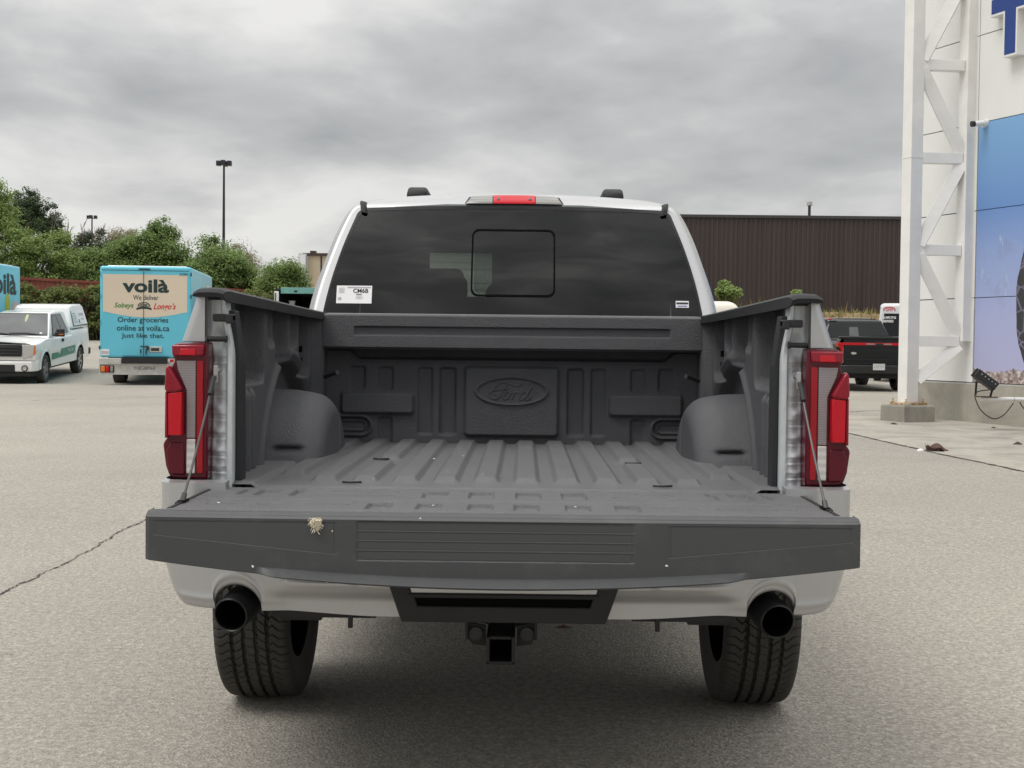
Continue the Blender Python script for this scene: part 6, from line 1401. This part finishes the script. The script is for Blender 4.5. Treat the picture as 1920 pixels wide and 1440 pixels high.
def tree(label, Y, blobs_px, n, size, mat, group='trees beyond the containers', seed=1, name='tree', trunk=True, clump=.5, depth=1.0, ub=None, cat='tree', trunk_r=.16):
    rg = np.random.default_rng(seed); S = 2500.0 / Y; bl = []
    for (u, v, ru, rv) in blobs_px: p = P(u, v, Y + rg.uniform(-.8, .8)); bl.append((p.x, p.y, p.z, ru / S, max(ru, rv) / S * depth, rv / S))
    sub_ = []
    for b in bl:
        sub_.append((b[0], b[1], b[2], b[3] * .82, b[4] * .82, b[5] * .82))
        for _ in range(8):
            d = rg.normal(size=3); d /= np.linalg.norm(d); k = rg.uniform(.20, .50); m_ = rg.uniform(.55, 1.0)
            sub_.append((b[0] + d[0] * b[3] * m_, b[1] + d[1] * b[4] * m_, b[2] + d[2] * b[5] * m_, b[3] * k, b[4] * k, b[5] * k))
    bl = sub_
    bx = ub if ub is not None else np.mean([b[0] for b in bl]); zg = float(gz(bx, Y)); zg = max(zg, 1.3) if Y > 52 and bx < 0 else zg
    t = thing(name, label, cat, (bx, Y, zg), group=group)
    bl = [(a - bx, b - Y, c - zg, d, e_, f) for a, b, c, d, e_, f in bl]
    me, C = leaf_cloud(bl, int(n * 1.35), size * .88, rg, clump * 1.05); me.name = 'crown'; link('crown', me, MT[mat], t, smooth=False)
    q = MB(); top = max(b[2] for b in bl)
    if trunk:
        q.tube([(0, 0, -.1), (.05, 0, top * .4), (.0, .05, top * .8)], [trunk_r, trunk_r * .7, trunk_r * .3], 9)
        for c in C[rg.choice(len(C), min(22, len(C)), replace=False)]:
            z0 = top * rg.uniform(.2, .6); m_ = np.array([c[0] * .5, c[1] * .5, (z0 + c[2]) / 2 + .2]); q.tube([(0, 0, z0), tuple(m_), tuple(c)], [trunk_r * .4, trunk_r * .22, trunk_r * .06], 6)
        q.build('trunk', MT['bark'], t, recalc=False)
    return t
tree('broad light green tree at the left picture edge', 74, [(15, 470, 60, 70), (75, 490, 60, 52), (-20, 420, 48, 75), (105, 470, 36, 42), (40, 530, 100, 36), (125, 505, 30, 40), (5, 390, 26, 42)], 38000, .085, 'leaf_light', seed=3)
tree('dark green conifer behind the light green tree', 86, [(35, 405, 46, 46), (80, 405, 30, 32), (45, 372, 26, 20), (60, 440, 50, 44), (92, 425, 22, 26)], 30000, .075, 'leaf_dark', seed=4, clump=.35)
tree('yellowish green low tree in front of the bare tree', 76, [(165, 495, 36, 32), (195, 505, 36, 36), (140, 505, 30, 38), (172, 530, 66, 28)], 18000, .085, 'leaf_mid', seed=5)
tree('dark leafy tree with ragged top beside the bare tree', 82, [(160, 452, 24, 18), (185, 444, 12, 14), (148, 480, 30, 30), (205, 478, 26, 30)], 9000, .08, 'leaf_dark', seed=15, clump=.4)
tree('round bushy maple tree above the aqua delivery truck', 78, [(282, 466, 56, 46), (318, 482, 38, 40), (240, 480, 42, 38), (275, 510, 82, 34), (338, 505, 22, 34), (300, 442, 30, 22), (215, 510, 30, 34)], 36000, .085, 'leaf_mid', seed=6)
tree('pale budding tree behind the round maple', 92, [(232, 445, 28, 20), (215, 465, 22, 24)], 4500, .07, 'leaf_pale', seed=7)
tree('green tree under the tall lamp post', 76, [(410, 500, 52, 40), (395, 468, 22, 26), (440, 505, 38, 36), (370, 508, 30, 32), (425, 472, 20, 20), (410, 530, 72, 26), (465, 520, 26, 26)], 28000, .085, 'leaf_mid', seed=8)
tree('pale thin tree right of the tall lamp post', 84, [(458, 490, 16, 26), (476, 495, 12, 20), (470, 515, 18, 18), (446, 466, 12, 12)], 3200, .06, 'leaf_pale', seed=9, trunk_r=.12)
tree('small rounded green tree left of the beige building', 74, [(528, 520, 36, 24), (530, 500, 22, 16), (552, 522, 20, 26), (505, 530, 20, 16), (530, 540, 44, 16)], 14000, .075, 'leaf_mid', seed=10)
def bare_tree():
    Y = 80; p = P(146, 520, Y); rg = random.Random(6); q = MB(); t = thing('bare_tree', 'leafless grey tree standing between the conifer and the distant lamp post', 'tree', (p.x, Y, 1.36), group=None)
    S = 2500 / Y; H = P(148, 382, Y).z - 1.36
    def br(a, d, l, r, k):
        pts = [a]; c = a
        for i in range(4): d = (d + Vector((rg.gauss(0, .10), rg.gauss(0, .10), rg.gauss(.05, .05)))).normalized(); c = c + d * l / 4; pts.append(c)
        q.tube(pts, [r * (1 - .16 * i) for i in range(5)], 5 if k > 1 else 7)
        if k < 5:
            for i in range(rg.choice((2, 3, 3))):
                m = rg.uniform(.45, 1); o = a.lerp(c, m); nd = (d + Vector((rg.gauss(0, .36), rg.gauss(0, .36), rg.gauss(.25, .2)))).normalized(); br(o, nd, l * rg.uniform(.55, .78), max(.022, r * .55), k + 1)
    br(Vector((0, 0, 0)), Vector((0, 0, 1)), H * .55, .16, 0); q.v = [(x, y, z * min(1, 1.0)) for x, y, z in q.v]
    mz = max(v[2] for v in q.v); q.v = [(x * .8, y * .8, z * H / mz) for x, y, z in q.v]; q.build('branches', plain('grey_bark', (.12, .105, .092), .9), t, recalc=False)
bare_tree()

def hedge(label, Y, u0, u1, vt0, vt1, n, seed, size=.075):
    rg = np.random.default_rng(seed); xa, xb = P(u0, 600, Y).x, P(u1, 600, Y).x; zg = 1.28; bl = []; m = max(4, int((xb - xa) / .55))
    for i in range(m):
        f = (i + .5) / m; zt = P(u0 + (u1 - u0) * f, vt0 + (vt1 - vt0) * f, Y).z - zg + rg.uniform(-.15, .15)
        for k in range(4): z = zt * (.10 + .26 * k); bl.append((xa + (xb - xa) * f + rg.uniform(-.2, .2) - (xa + xb) / 2, rg.uniform(-.3, .3), z, .55, .6, zt * .2))
    t = thing('hedge', label, 'hedge', ((xa + xb) / 2, Y, zg)); me, C = leaf_cloud(bl, int(n * 1.5), size * .9, rg, .30, shell=.5); me.name = 'foliage'; link('foliage', me, MT['leaf_hedge'], t, smooth=False)
    q = MB()
    for i in range(260):
        x = rg.uniform(xa, xb) - (xa + xb) / 2; y = rg.uniform(-.6, .4); h_ = rg.uniform(.8, 2.1); dx = rg.normal(0, .4); q.tube([(x, y, 0), (x + dx * .4, y, h_ * .55), (x + dx + rg.normal(0, .3), y + rg.normal(0, .2), h_)], [.025, .016, .006], 5)
    q.build('twigs', MT['twig'], t, recalc=False)
    q = MB(); zt = P((u0 + u1) / 2, (vt0 + vt1) / 2, Y).z - zg
    return t
hedge('overgrown hedge with brown twigs between the white pickup and the aqua truck', 57, 20, 215, 541, 545, 26000, 31)
hedge('green hedge below the container left of the open box truck', 58.5, 340, 522, 550, 553, 16000, 32)
def shrub(label, Y, blobs, n, seed, mat='leaf_light'):
    return tree(label, Y, blobs, n, .06, mat, None, seed, 'shrub', True, .16, .9, cat='shrub', trunk_r=.04)
shrub('bright green shrub against the brown warehouse by the cab corner', 50, [(1366, 552, 22, 16), (1355, 538, 10, 12), (1376, 545, 12, 12)], 4200, 41)
shrub('tiny green shrub tip above the right bed rail', 50, [(1495, 553, 7, 8), (1494, 566, 10, 10)], 900, 42)
